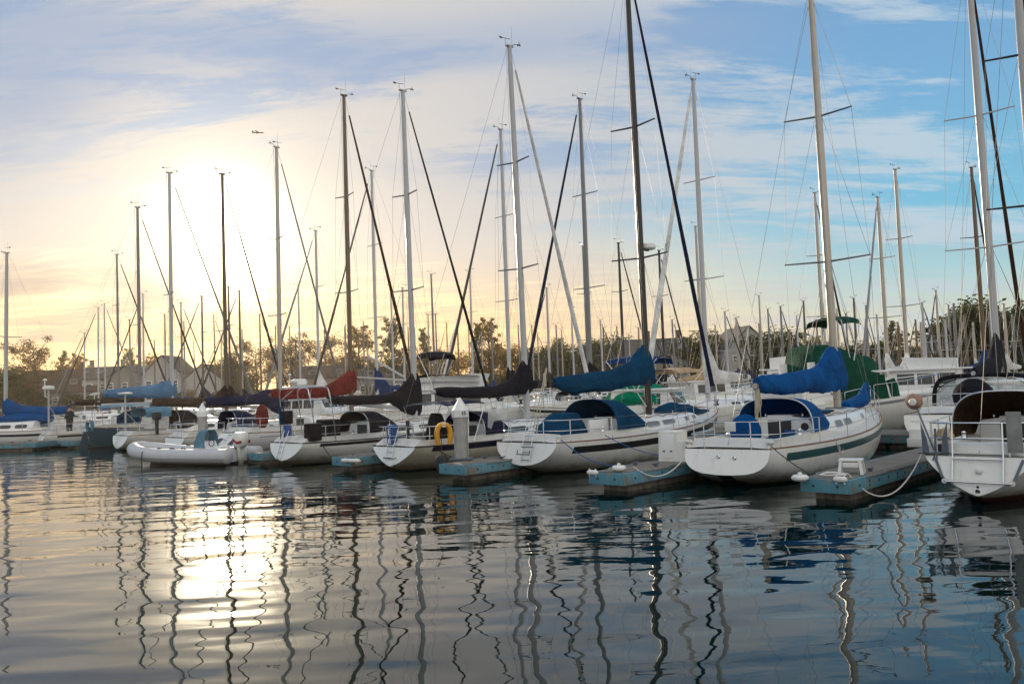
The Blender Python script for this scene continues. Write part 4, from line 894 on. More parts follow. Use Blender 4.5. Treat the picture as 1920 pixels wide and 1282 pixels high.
# ------------------------------------------------------------------ docks
HD = rad(44); FW = Vector((math.sin(HD), math.cos(HD), 0)); RT = Vector((math.cos(HD), -math.sin(HD), 0)); ZT = .45
def dock(name, label, corner, length, width, head=HD, seed=0, group=None, z=ZT):
    """corner = front left corner of the deck; local x runs away from the water's edge, y to the left"""
    rz = math.pi / 2 - head; rnd = random.Random(seed)
    t = empty(name, (corner.x, corner.y, 0), rz); tag(t, label, 'dock', group)
    MB().box((length / 2, -width / 2, z - .03), (length, width, .055)).build('deck_boards', 'boards', t)
    e = .016
    def bolt(mb, x, y, zz, ax): mb.lathe([(.028, 0), (.026, .012), (.012, .018), (0, .018)], (x, y, zz), 6, mi=1, M4=ax)
    f = MB().box((-.045, -width / 2, z - .15), (.085, width + .17, .27), bev=.008)
    for y in (-width * .22, -width * .8): bolt(f, -.087, y, z - .15, Matrix.Rotation(rad(-90), 4, 'Y'))
    f.build('fascia', ['dock_blue', 'dark'], t)
    for y, sg in ((.045, 1), (-width - .045, -1)):
        f = MB().box((length / 2, y, z - .15), (length - .01, .085, .27), bev=.008); x = .35
        while x < length - .2:
            for dz in (-.12, -.2) if rnd.random() < .4 else (-.15,): bolt(f, x, y + sg * .041, z + dz, Matrix.Rotation(rad(-90 * sg), 4, 'X'))
            x += .42 + rnd.random() * .15
        f.build('fascia', ['dock_blue', 'dark'], t)
    for y in (.098, -width - .098): MB().box((length * .5 + .3, y, z - .02), (length - .8, .03, .06), bev=.01).build('rub_strip', 'greyboard', t)
    k = max(1, round(length / 3.2)); fl = (length - .4) / k
    for i in range(k): MB().box((.2 + fl * (i + .5), -width / 2, z - .56), (fl - .12, width - .12, .6), bev=.03).build('float', 'float', t)
    for sg, y in ((1, -.12), (-1, -width + .12)):
        for x in (1.5, length * .6):
            c = MB(); c.box((x, y, z + .02), (.1, .06, .05), bev=.01).tube([(x - .16, y, z + .07), (x - .08, y, z + .06), (x + .08, y, z + .06), (x + .16, y, z + .07)], [.012, .02, .02, .012], 7); c.build('cleat', 'galv', t)
    return t
GF = 'finger docks between the moored boats'
f1c = ground(1511, 894, ZT); f2c = ground(1113, 883, ZT); f3c = ground(831, 868, ZT); f4c = ground(629, 855, ZT); f5c = ground(473, 847, ZT)
W1 = .84
wn = Vector((math.sin(HD), math.cos(HD), 0)); WOFF = 28.2            # distance of the walkway along the boats' heading
def flen(c): return WOFF - c.dot(wn) - .12
dock('finger_dock', 'blue-edged finger dock with step stool, right of the bright blue covered boat', f1c, flen(f1c), W1, seed=1, group=GF)
dock('finger_dock', 'blue-edged finger dock with white boarding steps, between the two blue covered boats', f2c, flen(f2c), W1, seed=2, group=GF)
dock('finger_dock', 'blue-edged finger dock at the foot of the pile numbered 15', f3c, flen(f3c), .92, seed=3, group=GF)
dock('finger_dock', 'blue-edged finger dock with beige bumper, right of the boat with a radar arch', f4c, flen(f4c), .92, seed=4, group=GF)
dock('finger_dock', 'small blue dock end peeping out right of the inflatable boat', f5c, flen(f5c), .85, seed=5, group=GF)
f6c = G['root'].location - RT * 2.9 + wn * .9; f7c = H_['root'].location - RT * 1.9 - wn * .6
dock('finger_dock', 'far blue dock end just left of the radar pole boat', f6c, 9.0, 1.1, seed=6, group=GF)
dock('finger_dock', 'far blue dock end under the stern of the dark blue boat', f7c, 8.0, 1.1, seed=7, group=GF)
# main walkway behind the bows, and the side dock at the left edge
wo = wn * WOFF + RT * 9.5
wk_ = dock('walkway_dock', 'long blue-edged walkway dock running behind the bows of the front row', Vector((wo.x, wo.y, 0)) + wn * 2.3 * 0, 75, 2.2, head=HD - math.pi / 2, seed=9)
# (its local y axis points back to the boats, so the deck lies on their far side)
wk_.location = Vector((wo.x, wo.y, 0))
ld = ground(66, 829, ZT)
dock('side_dock', 'blue-edged dock along the left edge in front of the side-on sailboat', ld, 16, 1.6, head=rad(-82), seed=11)

def lathe_thing(name, label, cat, loc, parts, rz=0):
    t = empty(name, loc, rz); tag(t, label, cat)
    for pn, mb, m in parts: mb.build(pn, m, t)
    return t
GB = 'round white bumpers on dock corners'
def bumper(label, loc):
    lathe_thing('dock_bumper', label, 'bumper', loc, [('wheel', MB().lathe([(.04, 0), (.13, .012), (.165, .05), (.165, .09), (.13, .125), (.04, .135)], (0, 0, 0), 22), 'plastic'), ('hub', MB().lathe([(.04, .13), (.045, .165), (.025, .18), (0, .18)], (0, 0, 0), 12), 'white_paint')])
bumper('round cream bumper wheel beside the stern of the bright blue covered boat', Vector((f1c.x, f1c.y, ZT - .06)) - wn * .22 + RT * -.02)
bumper('round cream bumper wheel on the dock right of the teal covered boat', Vector((f2c.x, f2c.y, ZT + .01)) + wn * .2 + RT * (W1 - .25))
def rub(label, loc, L, rz):
    t = empty('dock_fender', loc, rz); tag(t, label, 'fender'); MB().tube([(-L / 2, 0, 0), (-L / 2 + .05, 0, 0), (L / 2 - .05, 0, 0), (L / 2, 0, 0)], [.035, .062, .062, .035], 10).build('padding', 'plastic', t); MB().tube([(-L * .3, 0, -.09), (-L * .3, 0, .09)], .02, 5).tube([(L * .3, 0, -.09), (L * .3, 0, .09)], .02, 5).build('lashing', 'white_rope', t)
rzf = math.pi / 2 - HD
rub('small cream padding on the front corner of the dock with the stool', Vector((f1c.x, f1c.y, ZT - .0)) + RT * (W1 - .1) - wn * .1, .26, rzf + math.pi / 2)
rub('small cream padding on the left corner of the dock with the boarding steps', Vector((f2c.x, f2c.y, ZT - .02)) - wn * .1 + RT * .05, .3, rzf + math.pi / 2)
rub('worn beige bumper draped over the dock right of the radar arch boat', Vector((f4c.x, f4c.y, ZT - .1)) + RT * 1.0 - wn * .1, .8, rzf + math.pi / 2 + .2)

# boarding steps on the second finger, stool on the first
st = Vector((f2c.x, f2c.y, ZT)) + wn * 2.9 + RT * .03
t = empty('boarding_steps', (st.x, st.y, ZT), rzf - math.pi / 2 + .12); tag(t, 'white plastic boarding steps standing on a finger dock', 'steps')
MB().prism([(0, 0), (.82, 0), (.82, .24), (.68, .24), (.68, .5), (.53, .5), (.53, .74), (.03, .74)], .62, Matrix.Translation((0, .31, 0)) @ Matrix.Rotation(rad(90), 4, 'X')).build('body', 'plastic', t, angle=20)
MB().box((.27, -.315, .38), (.36, .016, .6), bev=.006).build('door', 'white_paint', t)
for x in (.17, .37): MB().box((x, -.33, .26), (.06, .02, .035), bev=.006).build('latch', 'galv', t)
for x, z in ((.28, .746), (.605, .506), (.75, .246)): MB().box((x, 0, z), (.13 if x > .5 else .48, .58, .016), bev=.005).build('tread', 'plastic', t)
st = Vector((f1c.x, f1c.y, ZT)) + wn * .95 + RT * .55
t = empty('step_stool', (st.x, st.y, ZT), rzf + .25); tag(t, 'pale plastic step stool standing on the near finger dock', 'stool')
MB().box((0, 0, .28), (.36, .46, .045), bev=.018).build('top', 'plastic', t)
for x in (.14, -.14):
    for y in (.19, -.19): MB().loft([[Vector((x * q + a, y * q + b, z)) for a, b in ((-.045, -.03), (.045, -.03), (.045, .03), (-.045, .03))] for z, q in ((0, 1.15), (.27, .95))], True).build('leg', 'plastic', t)
for x in (.16, -.16): MB().box((x, 0, .19), (.03, .3, .1), bev=.01).build('apron', 'plastic', t)

# piles with white cone caps
def pile(label, P, r, top, num=None):
    t = empty('concrete_pile', (P.x, P.y, 0)); tag(t, label, 'pile', 'concrete piles with white cone caps')
    MB().lathe([(r, -1.5), (r, 0), (r, top - .95)] , (0, 0, 0), 8).lathe([(r, top - .95), (r, top - .5)], (0, 0, 0), 8).build('shaft', 'pile', t, angle=30)
    c = MB().lathe([(r + .03, top - .56), (r + .035, top - .36), (r * .55, top - .15), (.02, top)], (0, 0, 0), 8).build('cap', 'white_paint', t, angle=30)
    if num:
        d = Vector((-P.x, -P.y, 0)).normalized(); a = math.atan2(d.y, d.x) + .42; n_ = Vector((math.cos(a), math.sin(a), 0)); rt = Vector((-n_.y, n_.x, 0))
        o = n_ * (r + .025); M4 = Matrix(((rt.x, 0, n_.x, o.x), (rt.y, 0, n_.y, o.y), (0, 1, 0, top - .45), (0, 0, 0, 1)))
        text_mb(num, .15, M4, .012, .002).build('number', 'ink', c)
    MB().box((.0, -.0, ZT + .04), (r * 3.0, r * 3.0, .05), bev=.01).build('pile_guide', 'galv', t)
    return t
pp = ground(866, 862, ZT); pile('concrete pile with white cone cap numbered 15', pp, .21, 2.24, '15')
p2 = atY(380, 800, 34.5); pile('plain concrete pile with white cone cap behind the grey inflatable', p2, .21, 2.3)

# mooring lines
def rope(label, pts, m, r=.014, name='mooring_rope'):
    tag(MB().tube(pts, r, 6).build(name, m), label, 'rope')
def fw(fc, x, y, z=ZT): q = Vector((fc.x, fc.y, 0)) + wn * x + RT * y; return Vector((q.x, q.y, z))
rope('pale rope drooping along the near dock to the nearest sailboat', sag(fw(f1c, .35, W1 - .1, ZT + .04), world(A, .3, 1.05, .9), .62, 16), 'white_rope')
rope('loose pale rope coiled on the near dock beside the step stool', bez([fw(f1c, .3 + .22 * math.sin(i * 1.1) + .02 * i, W1 - .45 + .25 * math.cos(i * 1.1), ZT + .02 + .012 * (i % 3)) for i in range(15)], 5), 'white_rope', .013)
rope('pale rope drooping over the side of the dock with boarding steps', sag(fw(f2c, .4, W1 + .02, ZT + .1), world(B, .2, 1.0, B['hullobj'].fs), .42, 14), 'white_rope')
rope('white rope loops hung over the side rail of the bright blue covered boat', bez([world(B, 2.9 + .9 * q / 6 + .1 * math.sin(q * 2.0), -1.52 - .03 * (q % 2), (.95, .55, .92, .5, .97, .6, 1.0)[q]) for q in range(7)], 8), 'white_rope', .009)
rope('dark rope from the round transom down to the near dock corner', sag(world(B, .1, -1.0, B['hullobj'].fs + .1), fw(f1c, .1, .1, ZT + .03), .05), 'dark_rope', .012)
rope('blue rope from the teal covered boat down to the dock bumper', sag(world(C, .25, -1.05, C['hullobj'].fs + .12), fw(f2c, .9, .25, ZT + .05), .22), 'blue_rope', .014)
rope('long blue rope stretched along the side of the teal covered boat', sag(world(C, 1.9, -1.35, C['hullobj'].fs + .1), fw(f2c, 3.2, .12, ZT + .05), .12), 'blue_rope', .012)
rope('black hose looping from the radar arch boat to its dock', sag(world(E, .7, -1.15, E['hullobj'].fs), fw(f4c, .5, .3, ZT + .03), .42, 14), 'dark_rope', .02, 'shore_hose')
rope('black rubber snubber line on the side of the cream sailboat', sag(world(D, .8, -1.28, D['hullobj'].fs - .16), fw(f3c, .8, .1, ZT + .05), .08), 'dark_rope', .022)
rope('thin rope from the small transom boat to the inflatable', sag(world(G, .3, -.9, G['hullobj'].fs), world(G, 1.2, -3.2, .5), .1), 'rope', .012)
rope('white rope slung from the bow of the big boat to the walkway', sag(fw(f1c, 7.2, W1 + .4, ZT + .02), fw(f1c, 4.6, W1 + 1.6, 1.15), .2), 'white_rope', .014)
def fender(label, loc, r, l, m):
    t = empty('boat_fender', loc); tag(t, label, 'fender'); MB().lathe([(.02, -l / 2), (r * .7, -l / 2 + .03), (r, -l / 2 + r * .6), (r, l / 2 - r * .6), (r * .7, l / 2 - .03), (.02, l / 2)], (0, 0, 0), 14).build('body', m, t); MB().tube([(0, 0, l / 2), (0, 0, l / 2 + .5)], .01, 5).build('lanyard', 'dark_rope', t)
fender('dark brown fender hung between the cream sailboat and its dock', fw(f3c, .15, -.22, .42), .18, .5, 'rubber')
fender('black fender against the hull of the radar arch boat', fw(f4c, 2.4, -.1, .62), .14, .62, 'rubber')

# ------------------------------------------------------------------ boats farther back
def row_point(px, o, y=690):
    d = ray(px, y); t = o / (d.x * wn.x + d.y * wn.y); return Vector((d.x * t, d.y * t, 0))
def back_boat(px, ty, o, head, label, mast='alu_white', furl=None, cover=None, hullm='white_gel', L=None, group='sailboats moored in the rows behind', stripe=None, seed=0, **kw):
    P = row_point(px, o); rnd = random.Random(seed * 7 + int(px)); zt = atY(px - 10, ty, P.y).z
    L = L or clamp(4.0 + zt * .48, 6.5, 14); xm = L * .56; hd = rad(head)
    S = dict(label=label, group=group, seed=seed, head=head, pos=(P.x - math.sin(hd) * xm, P.y - math.cos(hd) * xm), hull=dict(L=L, B=L * .31, fs=.85 + .02 * L, fm=.85 + .02 * L, fb=1.15 + .03 * L, tw=rnd.uniform(.55, .75), tb=rnd.uniform(.05, .3), n0=rnd.uniform(1.6, 2.6), nm=2.2, rake=rnd.uniform(.1, .5)),
        hullmat=hullm, stripe=stripe or rnd.choice(['navy', 'teal_stripe', 'grey_stripe', hullm, 'black_stripe']), mast_x=xm, mast_top_px=(px - 10, ty), mast_mat=mast, mast_r=.05 + L * .004, rake=rnd.uniform(-.1, .5), spreaders=[.5] if zt < 11.5 else [.37, .68],
        spr_w=.3 + L * .06, furl=furl, furl_r=.06 + L * .002, cockpit=(.35, L * .32), cabin_len=L * .4, windows=[(L * .37, L * .45), (L * .48, L * .54)], near=False, stanchions=3, wire_r=.0065, vane=zt > 8, halyards=1)
    S['hull']['bowx'] = .88
    if cover: S['cover'] = (L * .33, S['hull']['fm'] + 1.35, .22, .34, kw.pop('lift', .8)); S['cover_mat'] = cover
    S.update(kw)
    if rnd.random() < .5 and 'dodger' not in kw: S['dodger'] = dict(x=L * .27, w=L * .095, h=.75, len=1.2, mat=rnd.choice(['navy_canvas', 'white_canvas', 'black_canvas', 'deepblue_canvas', 'tan_canvas']))
    return sailboat(S)

BB = back_boat
BB(955, 243, 33.5, 224, 'sloop with a tall white mast and small black boom cover behind the cream sailboat', furl='alu_dark', cover='black_canvas', seed=1)
BB(1107, 185, 33.5, 224, 'sloop with grey mast and navy furled headsail sloping down to the left', mast='alu_grey', furl='navy_canvas', cover='black_canvas', seed=2)
SJ = BB(1325, 148, 33.5, 224, 'racing sloop with white lettered sail cover and thick white furled headsail', furl='white_canvas', furl_r=.12, cover='white_canvas', lift=1.6, seed=3, hullm='cool_gel', dodger=None)
xq = SJ['xm'] - 3.1; zq = SJ['cover'][1] + .12
# the lettering sits on the side that faces the camera
for s_ in (1,): part(SJ, 'lettering', text_mb('J 120', .32, Matrix(((-1, 0, 0, xq), (0, 0, 1, .21), (0, 1, 0, zq), (0, 0, 0, 1))), .012, .004), 'ink')
BB(706, 320, 33.5, 224, 'sloop with navy blue boom cover and bare white mast behind the red covered boat', furl='alu_dark', cover='deepblue_canvas', lift=1.4, seed=4)
BB(597, 433, 33.5, 224, 'sloop with white triangular boom cover and slim white mast', furl='alu_grey', cover='white_canvas', lift=1.5, seed=5)
BB(451, 545, 33.5, 224, 'distant sloop right of the glare with a straight bare mast', mast='alu_bronze', furl='alu_dark', seed=6)
BB(431, 538, 36, 224, 'distant sloop whose mast almost touches the sunlit bronze mast', mast='alu_bronze', cover='umber_canvas', seed=7)
BB(380, 556, 33.5, 224, 'distant sloop with leaning mast just left of the sunlit bronze mast', mast='alu_bronze', furl='alu_dark', cover='navy_canvas', seed=8)
BB(341, 568, 36, 44, 'distant sloop with thin mast right of the light blue covered boat', mast='alu_grey', furl='alu_dark', seed=9)
BB(346, 603, 44, 224, 'low masted distant sloop behind the light blue covered boat', mast='alu_grey', seed=10)
BB(310, 590, 38, 224, 'distant sloop seen between the two left masts under the glare', mast='alu_grey', cover='deepblue_canvas', seed=11)
BB(270, 552, 33.5, 224, 'distant sloop with white mast just right of the dark grey mast', furl='alu_dark', seed=12)
BB(245, 600, 36, 44, 'distant sloop with a short dark spreader mast near the left houses', mast='alu_grey', cover='navy_canvas', seed=13)
BB(222, 478, 25.5, 44, 'white sloop with slim mast and dark furled headsail at the far end of the row', mast='alu_grey', furl='alu_dark', cover='black_canvas', seed=14)
BB(184, 577, 33.5, 224, 'distant sloop, left one of two close white masts by the chimney house', furl='alu_dark', seed=15)
BB(197, 570, 36, 44, 'distant sloop, right one of two close white masts by the chimney house', furl='alu_grey', cover='umber_canvas', seed=16)
BB(158, 625, 33.5, 224, 'farthest sloop on the left in front of the dark roofed house', furl='alu_grey', seed=17)
BB(1103, 462, 52, 44, 'small sloop behind the teal covered boat with grey mast', mast='alu_grey', seed=18, cover='white_canvas')
BB(1170, 456, 50, 44, 'sloop with dark bronze mast left of the teal covered boat mast', mast='alu_dark', furl='alu_dark', seed=19)
BB(1246, 470, 52, 44, 'sloop with dark brown mast right of the teal covered boat mast', mast='alu_dark', furl='alu_dark', cover='black_canvas', seed=20)
BB(1318, 425, 54, 44, 'sloop with bare pale mast just left of the white lettered cover', mast='alu', seed=21, cover='tan_canvas')
BB(1547, 362, 52, 44, 'sloop with slim mast half hidden behind the bright blue covered boat mast', mast='alu', furl='brown_canvas', seed=22)
BB(1665, 370, 50, 224, 'sloop with white mast and dome above the green canvas boat', mast='alu', furl='alu_grey', cover='white_canvas', seed=23)
BB(1702, 318, 52, 44, 'sloop with warm lit aluminium mast and long white boom cover', mast='alu', cover='white_canvas', seed=24, furl=None)
BB(1848, 315, 50, 44, 'sloop with bronze mast close left of the nearest boat mast', mast='alu_bronze', furl='alu_dark', cover='deepblue_canvas', seed=25)
BB(886, 510, 54, 224, 'small white sloop behind the flybridge motor boat', seed=26, furl='white_canvas')
BB(815, 515, 52, 44, 'sloop with thin grey mast above the flybridge motor boat', mast='alu_grey', furl=None, seed=27)
BB(820, 590, 66, 44, 'far small sloop right beside the thin grey mast', mast='alu_grey', seed=28)
BB(758, 540, 48, 224, 'sloop with radar dome left of the tall white mast', seed=29, furl='alu_grey', cover='deepblue_canvas')
BB(738, 540, 56, 44, 'far sloop with white mast in front of the tall poplars', seed=30)
BB(1030, 540, 52, 224, 'white sloop hidden behind the wide black sail cover', seed=31, furl='deepblue_canvas', cover='black_canvas')
BB(1076, 578, 66, 44, 'far sloop with thin mast left of the sloping white headsail', seed=32)
BB(563, 535, 46, 224, 'distant white sloop left of the bronze mast with no sail cover', furl='alu_dark', seed=33)
BB(489, 590, 46, 44, 'distant low sloop under the bare trees right of the glare', mast='alu_bronze', furl='alu_dark', seed=34)
BB(545, 612, 60, 44, 'tiny distant sloop between two near masts right of the glare', mast='alu_bronze', seed=35)
BB(690, 628, 66, 224, 'tiny distant sloop in front of the leafy poplars', mast='alu_grey', seed=36)
GF4 = 'far sailboats along the last row'; LF4 = 'small far sailboat with a bare mast in the last row of moorings'
for i, (px, ty, o) in enumerate([(1430, 555, 78), (1446, 580, 84), (1513, 565, 80), (1499, 592, 90), (1386, 600, 84), (1592, 588, 84), (1608, 560, 74), (1737, 568, 72), (1764, 545, 76), (1796, 570, 74), (1815, 590, 80), (1778, 600, 86), (1890, 570, 74), (1905, 590, 82), (1722, 600, 90), (1650, 590, 80), (1345, 610, 90), (1265, 600, 84), (1200, 615, 90), (1130, 600, 84), (1000, 610, 84), (925, 600, 80), (860, 600, 84), (1365, 585, 66), (1405, 615, 94), (1470, 575, 70), (1536, 600, 92), (1560, 615, 96), (1575, 580, 88), (1628, 605, 94), (1690, 612, 96), (1750, 612, 98), (1830, 605, 92), (1862, 585, 84), (1160, 612, 96), (1228, 620, 98), (1055, 618, 92), (975, 610, 90), (840, 606, 92), (780, 615, 90), (905, 622, 90), (650, 610, 80), (610, 620, 74), (525, 620, 70), (415, 630, 56), (365, 640, 60), (290, 640, 54)]):
    BB(px, ty, o, 44 if i % 2 else 224, LF4, mast=['alu', 'alu_grey', 'alu_bronze', 'alu_white'][i % 4], cover=[None, 'deepblue_canvas', 'white_canvas', None, 'navy_canvas'][i % 5], furl=[None, 'alu_grey', 'alu_dark'][i % 3], group=GF4, seed=50 + i, L=9.5 + (i * 37 % 5) * .6)
rx = random.Random(77)
for i in range(26):
    px = 330 + i * 61 + rx.uniform(-20, 20)
    BB(px, rx.uniform(585, 640) - (18 if px > 1350 else 0), rx.uniform(70, 98) - (26 if px < 600 else 0), 44 if i % 2 else 224, LF4, mast=['alu_grey', 'alu_bronze', 'alu'][i % 3], cover=[None, None, 'navy_canvas'][i % 3], furl=[None, 'alu_dark'][i % 2], group=GF4, seed=120 + i, L=9.3 + (i % 4) * .5)
# side-on boat at the left edge
J_ = sailboat(dict(label='white sailboat lying side-on at the left edge with a long blue boom cover', group='sailboats moored in the rows behind', near=False, seed=61, hull=dict(L=11, B=3.2, fs=1.0, fm=.95, fb=1.3, tw=.6, tb=.2, n0=1.8, nm=2.2, rake=.2), head=-80, pos=(-26.0, 50.0),
    stripe='navy', stripe_z=(.16, .3), cockpit=(.4, 3.0), cabin_len=5.6, cabin_w=1.05, cabin_h=(.55, .4), windows=[(3.4, 4.2), (4.5, 5.3), (5.6, 6.2)], mast_x=5.7, mast_top_px=(4, 475), mast_mat='alu_white', mast_r=.1, spreaders=[.5], spr_w=.9,
    cover=(4.6, 1.95, .4, .4, .5), cover_mat='blue_canvas', furl=None, rail_x0=1.6))
part(J_, 'tarpaulin', cover_mesh([(2.6, 1.9, 1.4), (3.6, 2.0, 1.4), (5.4, 2.0, 1.4), (6.2, 1.8, 1.4)], [(0, .5), (.5, .8), (1, .5)], 2, .04), 'blue_canvas', angle=60)
# the big boat ahead of the nearest one
K = sailboat(dict(label='large white yacht with black-trimmed clear windscreen beyond the nearest sailboat', group='sailboats moored in the rows behind', near=True, seed=62, hull=dict(L=13.5, B=4.0, fs=1.15, fm=1.1, fb=1.5, tw=.78, tb=.15, n0=2.2, nm=2.4, rake=.6), head=40, pos=(13.3, 24.6),
    stripe='white_gel', cockpit=(.5, 4.2), cabin_len=6.5, cabin_w=1.3, cabin_h=(.55, .3), windows=[(5.2, 6.4), (6.8, 7.8)], mast_px=(1868, 640), top_z=18, mast_mat='alu_white', mast_r=.1, rake=1.2, spreaders=[.32, .615], spr_w=1.4, furl='brown_canvas', furl_r=.08, cover=(4.2, 2.35, .2, .4, 1.0), cover_mat='black_canvas', rail_x0=2.4,
    dodger=dict(x=3.6, w=1.5, h=.95, len=1.6, mat='clear', hoop='black_canvas', sq=2.6)))
part(K, 'hood_trim', MB().tube(bez([(3.62, 1.52, 1.3), (3.6, 1.4, 2.0), (3.62, .9, 2.26), (3.62, -.9, 2.26), (3.6, -1.4, 2.0), (3.62, -1.52, 1.3)], 6), .07, 8), 'black_canvas')
part(K, 'helm_cover', cover_mesh([(1.7, 1.95, 1.1), (1.9, 2.2, 1.1), (2.3, 2.2, 1.1), (2.5, 1.9, 1.1)], [(0, .5), (.5, .62), (1, .5)], 3, .02), 'black_canvas', angle=60)
part(K, 'cockpit_table', MB().box((2.9, -.4, 2.05), (.6, 1.5, .12), bev=.04), 'cabin')
st_ = MB()
for q in range(3): st_.box((-.55 + q * .28, .9, .35 + q * .26), (.3, .9, .26), bev=.02)
part(K, 'stern_steps', st_, 'cabin')

# ---- motor boats
def motorboat(name, label, pos, head, L, B, fs, fb, house, fly=None, canopy=None, stripe=None, wm='glass', group='motor boats moored in the rows behind', hullm='white_gel', win_n=3, rail=True):
    hull = Hull(L=L, B=B, fs=fs, fm=lerp(fs, fb, .3), fb=fb, tw=.9, tb=-.15, n0=2.6, nm=2.2, rake=.05, draft=.4, bowx=.86); rz = math.pi / 2 - rad(head)
    root = empty(name, (pos[0], pos[1], 0), rz); tag(root, label, 'motor boat', group); S = dict(root=root, hullobj=hull)
    mb, rings = hull_mesh(hull, (.08, .2)); mb.build('hull', [hullm, stripe or hullm, 'bottom_black'], root, angle=50, merge=True)
    MB().add([p + Vector((-.004, 0, 0)) for p in rings[0]], [tuple(range(len(rings[0])))]).build('transom', hullm, root)
    deck_mesh(hull, .3, L * .22, B * .33, .25).build('deck', 'deck', root)
    x0, x1, w, hh, rk = house; z0 = hull.sheer(.4) - .02
    cab = MB(); sec = []
    for x, f in ((x0, 0), (x0 + .05, 1), (x1 - rk, 1), (x1, 0)):
        pass
    vs = [(x0, w, z0), (x1, w * .86, z0), (x1 - rk, w * .8, z0 + hh), (x0, w * .92, z0 + hh)]
    cab.loft([[Vector((x, y, z)) for x, y, z in vs], [Vector((x, -y, z)) for x, y, z in vs]], True); cab.build('cabin', 'cabin', root)
    MB().box(((x0 + x1 - rk) / 2 - .15, 0, z0 + hh + .04), (x1 - rk - x0 + .7, w * 1.95, .09), bev=.03).build('cabin_roof', 'cabin', root)
    for i in range(win_n):
        a = x0 + .3 + (x1 - rk - x0 - .5) * i / win_n; b = x0 + .3 + (x1 - rk - x0 - .5) * (i + .86) / win_n
        for sd in (1, -1):
            q = []
            for x, t in ((a, .4), (b, .4), (b, .86), (a, .86)): q.append(Vector((x, sd * (lerp(lerp(w, w * .86, (x - x0) / (x1 - x0)), lerp(w * .92, w * .8, (x - x0) / (x1 - rk - x0)), t) + .012), z0 + hh * t)))
            MB().loft([q, [p - Vector((0, sd * .03, 0)) for p in q]], True).build('window', wm, root, merge=True)
    for i in (-1, 0, 1):
        q = [Vector((lerp(x1, x1 - rk, t) + .014, y * lerp(w * .86, w * .8, t), z0 + hh * t)) for t, y in ((.42, i * .6 - .27), (.42, i * .6 + .27), (.88, i * .6 + .27), (.88, i * .6 - .27))]
        MB().loft([q, [p - Vector((.03, 0, 0)) for p in q]], True).build('windscreen', wm, root, merge=True)
    zr = z0 + hh + .09
    if fly:
        fx0, fx1, fh = fly; fl = MB(); ww = w * .86
        prof = [Vector((fx0, ww, zr)), Vector((fx1, ww * .75, zr)), Vector((fx1 + .35, ww * .72, zr + fh)), Vector((fx0, ww, zr + fh * .8))]
        for sd in (1, -1): fl.loft([[Vector((p.x, sd * p.y, p.z)) for p in prof], [Vector((p.x, sd * (p.y - .06), p.z)) for p in prof]], True)
        fl.loft([[Vector((fx1, y, zr)) for y in (-ww * .75, ww * .75)] + [Vector((fx1 + .35, y, zr + fh)) for y in (ww * .72, -ww * .72)], [Vector((fx1 - .06, y, zr)) for y in (-ww * .75, ww * .75)] + [Vector((fx1 + .29, y, zr + fh)) for y in (ww * .72, -ww * .72)]], True)
        fl.build('flybridge', 'cabin', root)
        MB().box((fx1 - .7, .4, zr + fh * .45), (.5, .6, fh * .9), bev=.05).build('helm_console', 'cabin', root); MB().box((fx0 + .7, 0, zr + fh * .4), (.5, ww * 1.5, fh * .7), bev=.06).build('bench_seat', 'cabin', root)
    if canopy:
        cx0, cx1, cz, cm = canopy; ww = w * .95
        rr = [[Vector((x, y, cz + dz + .14 * (1 - (y / ww) ** 2) - (.18 if abs(y) > ww * .97 else 0))) for y in [ww * q / 6 - ww for q in range(13)]] for x, dz in ((cx0, -.06), (lerp(cx0, cx1, .3), 0.02), (lerp(cx0, cx1, .7), .02), (cx1, -.06))]
        cb_ = MB(); cb_.loft(rr, False); cb_.loft([[p - Vector((0, 0, .03)) for p in r] for r in rr], False); cb_.build('bimini_top', cm, root)
        zb = zr if not fly else zr + fly[2] * .7
        for x in (cx0 + .05, cx1 - .05):
            MB().tube([((cx0 + cx1) / 2, ww * .95, zb - .3), (x, ww, cz - .05), (x, 0, cz + .06), (x, -ww, cz - .05), ((cx0 + cx1) / 2, -ww * .95, zb - .3)], .022, 5).build('bimini_frame', 'steel', root)
    if rail:
        rl = MB(); pts = {}
        for sd in (1, -1):
            top = [hull.pt(u, hull.sheer(u), sd) + Vector((-.05, -sd * .06, .62)) for u in (.5, .6, .7, .8, .9, .97)] ; pts[sd] = top; rl.tube(top, .016, 5)
            for p in top: rl.tube([p, p - Vector((0, 0, .6))], .013, 4)
        rl.tube([pts[1][-1], pts[-1][-1]], .016, 5); rl.build('bow_rail', 'steel', root)
    return S
TR = motorboat('trawler_yacht', 'trawler yacht wrapped in dark green canvas, behind the bright blue covered boat', (9.5, 33.0), 75, 9.4, 3.1, 1.15, 1.75, (1.6, 5.9, 1.2, 1.2, .5), fly=(2.0, 4.4, .5), canopy=(3.5, 4.5, 4.72, 'green_canvas'), stripe='grey_stripe')
gc = MB(); zr = 2.46
def tr_ring(x, w0, w1, za, zb): return [Vector((x + .05 * mnoise.noise(Vector((x, y, 3.0))), y + .04 * mnoise.noise(Vector((x * 3, z * 2, y))), z + .035 * mnoise.noise(Vector((x * 2, y * 3, 1.0))))) for y, z in [(w0, za), (lerp(w0, w1, .5) + .03, lerp(za, zb, .5)), (w1 + .02, zb - .08), (w1 * .8, zb), (w1 * .4, zb + .03), (0, zb + .02), (-w1 * .4, zb + .03), (-w1 * .8, zb), (-w1 - .02, zb - .08), (-lerp(w0, w1, .5) - .03, lerp(za, zb, .5)), (-w0, za)]]
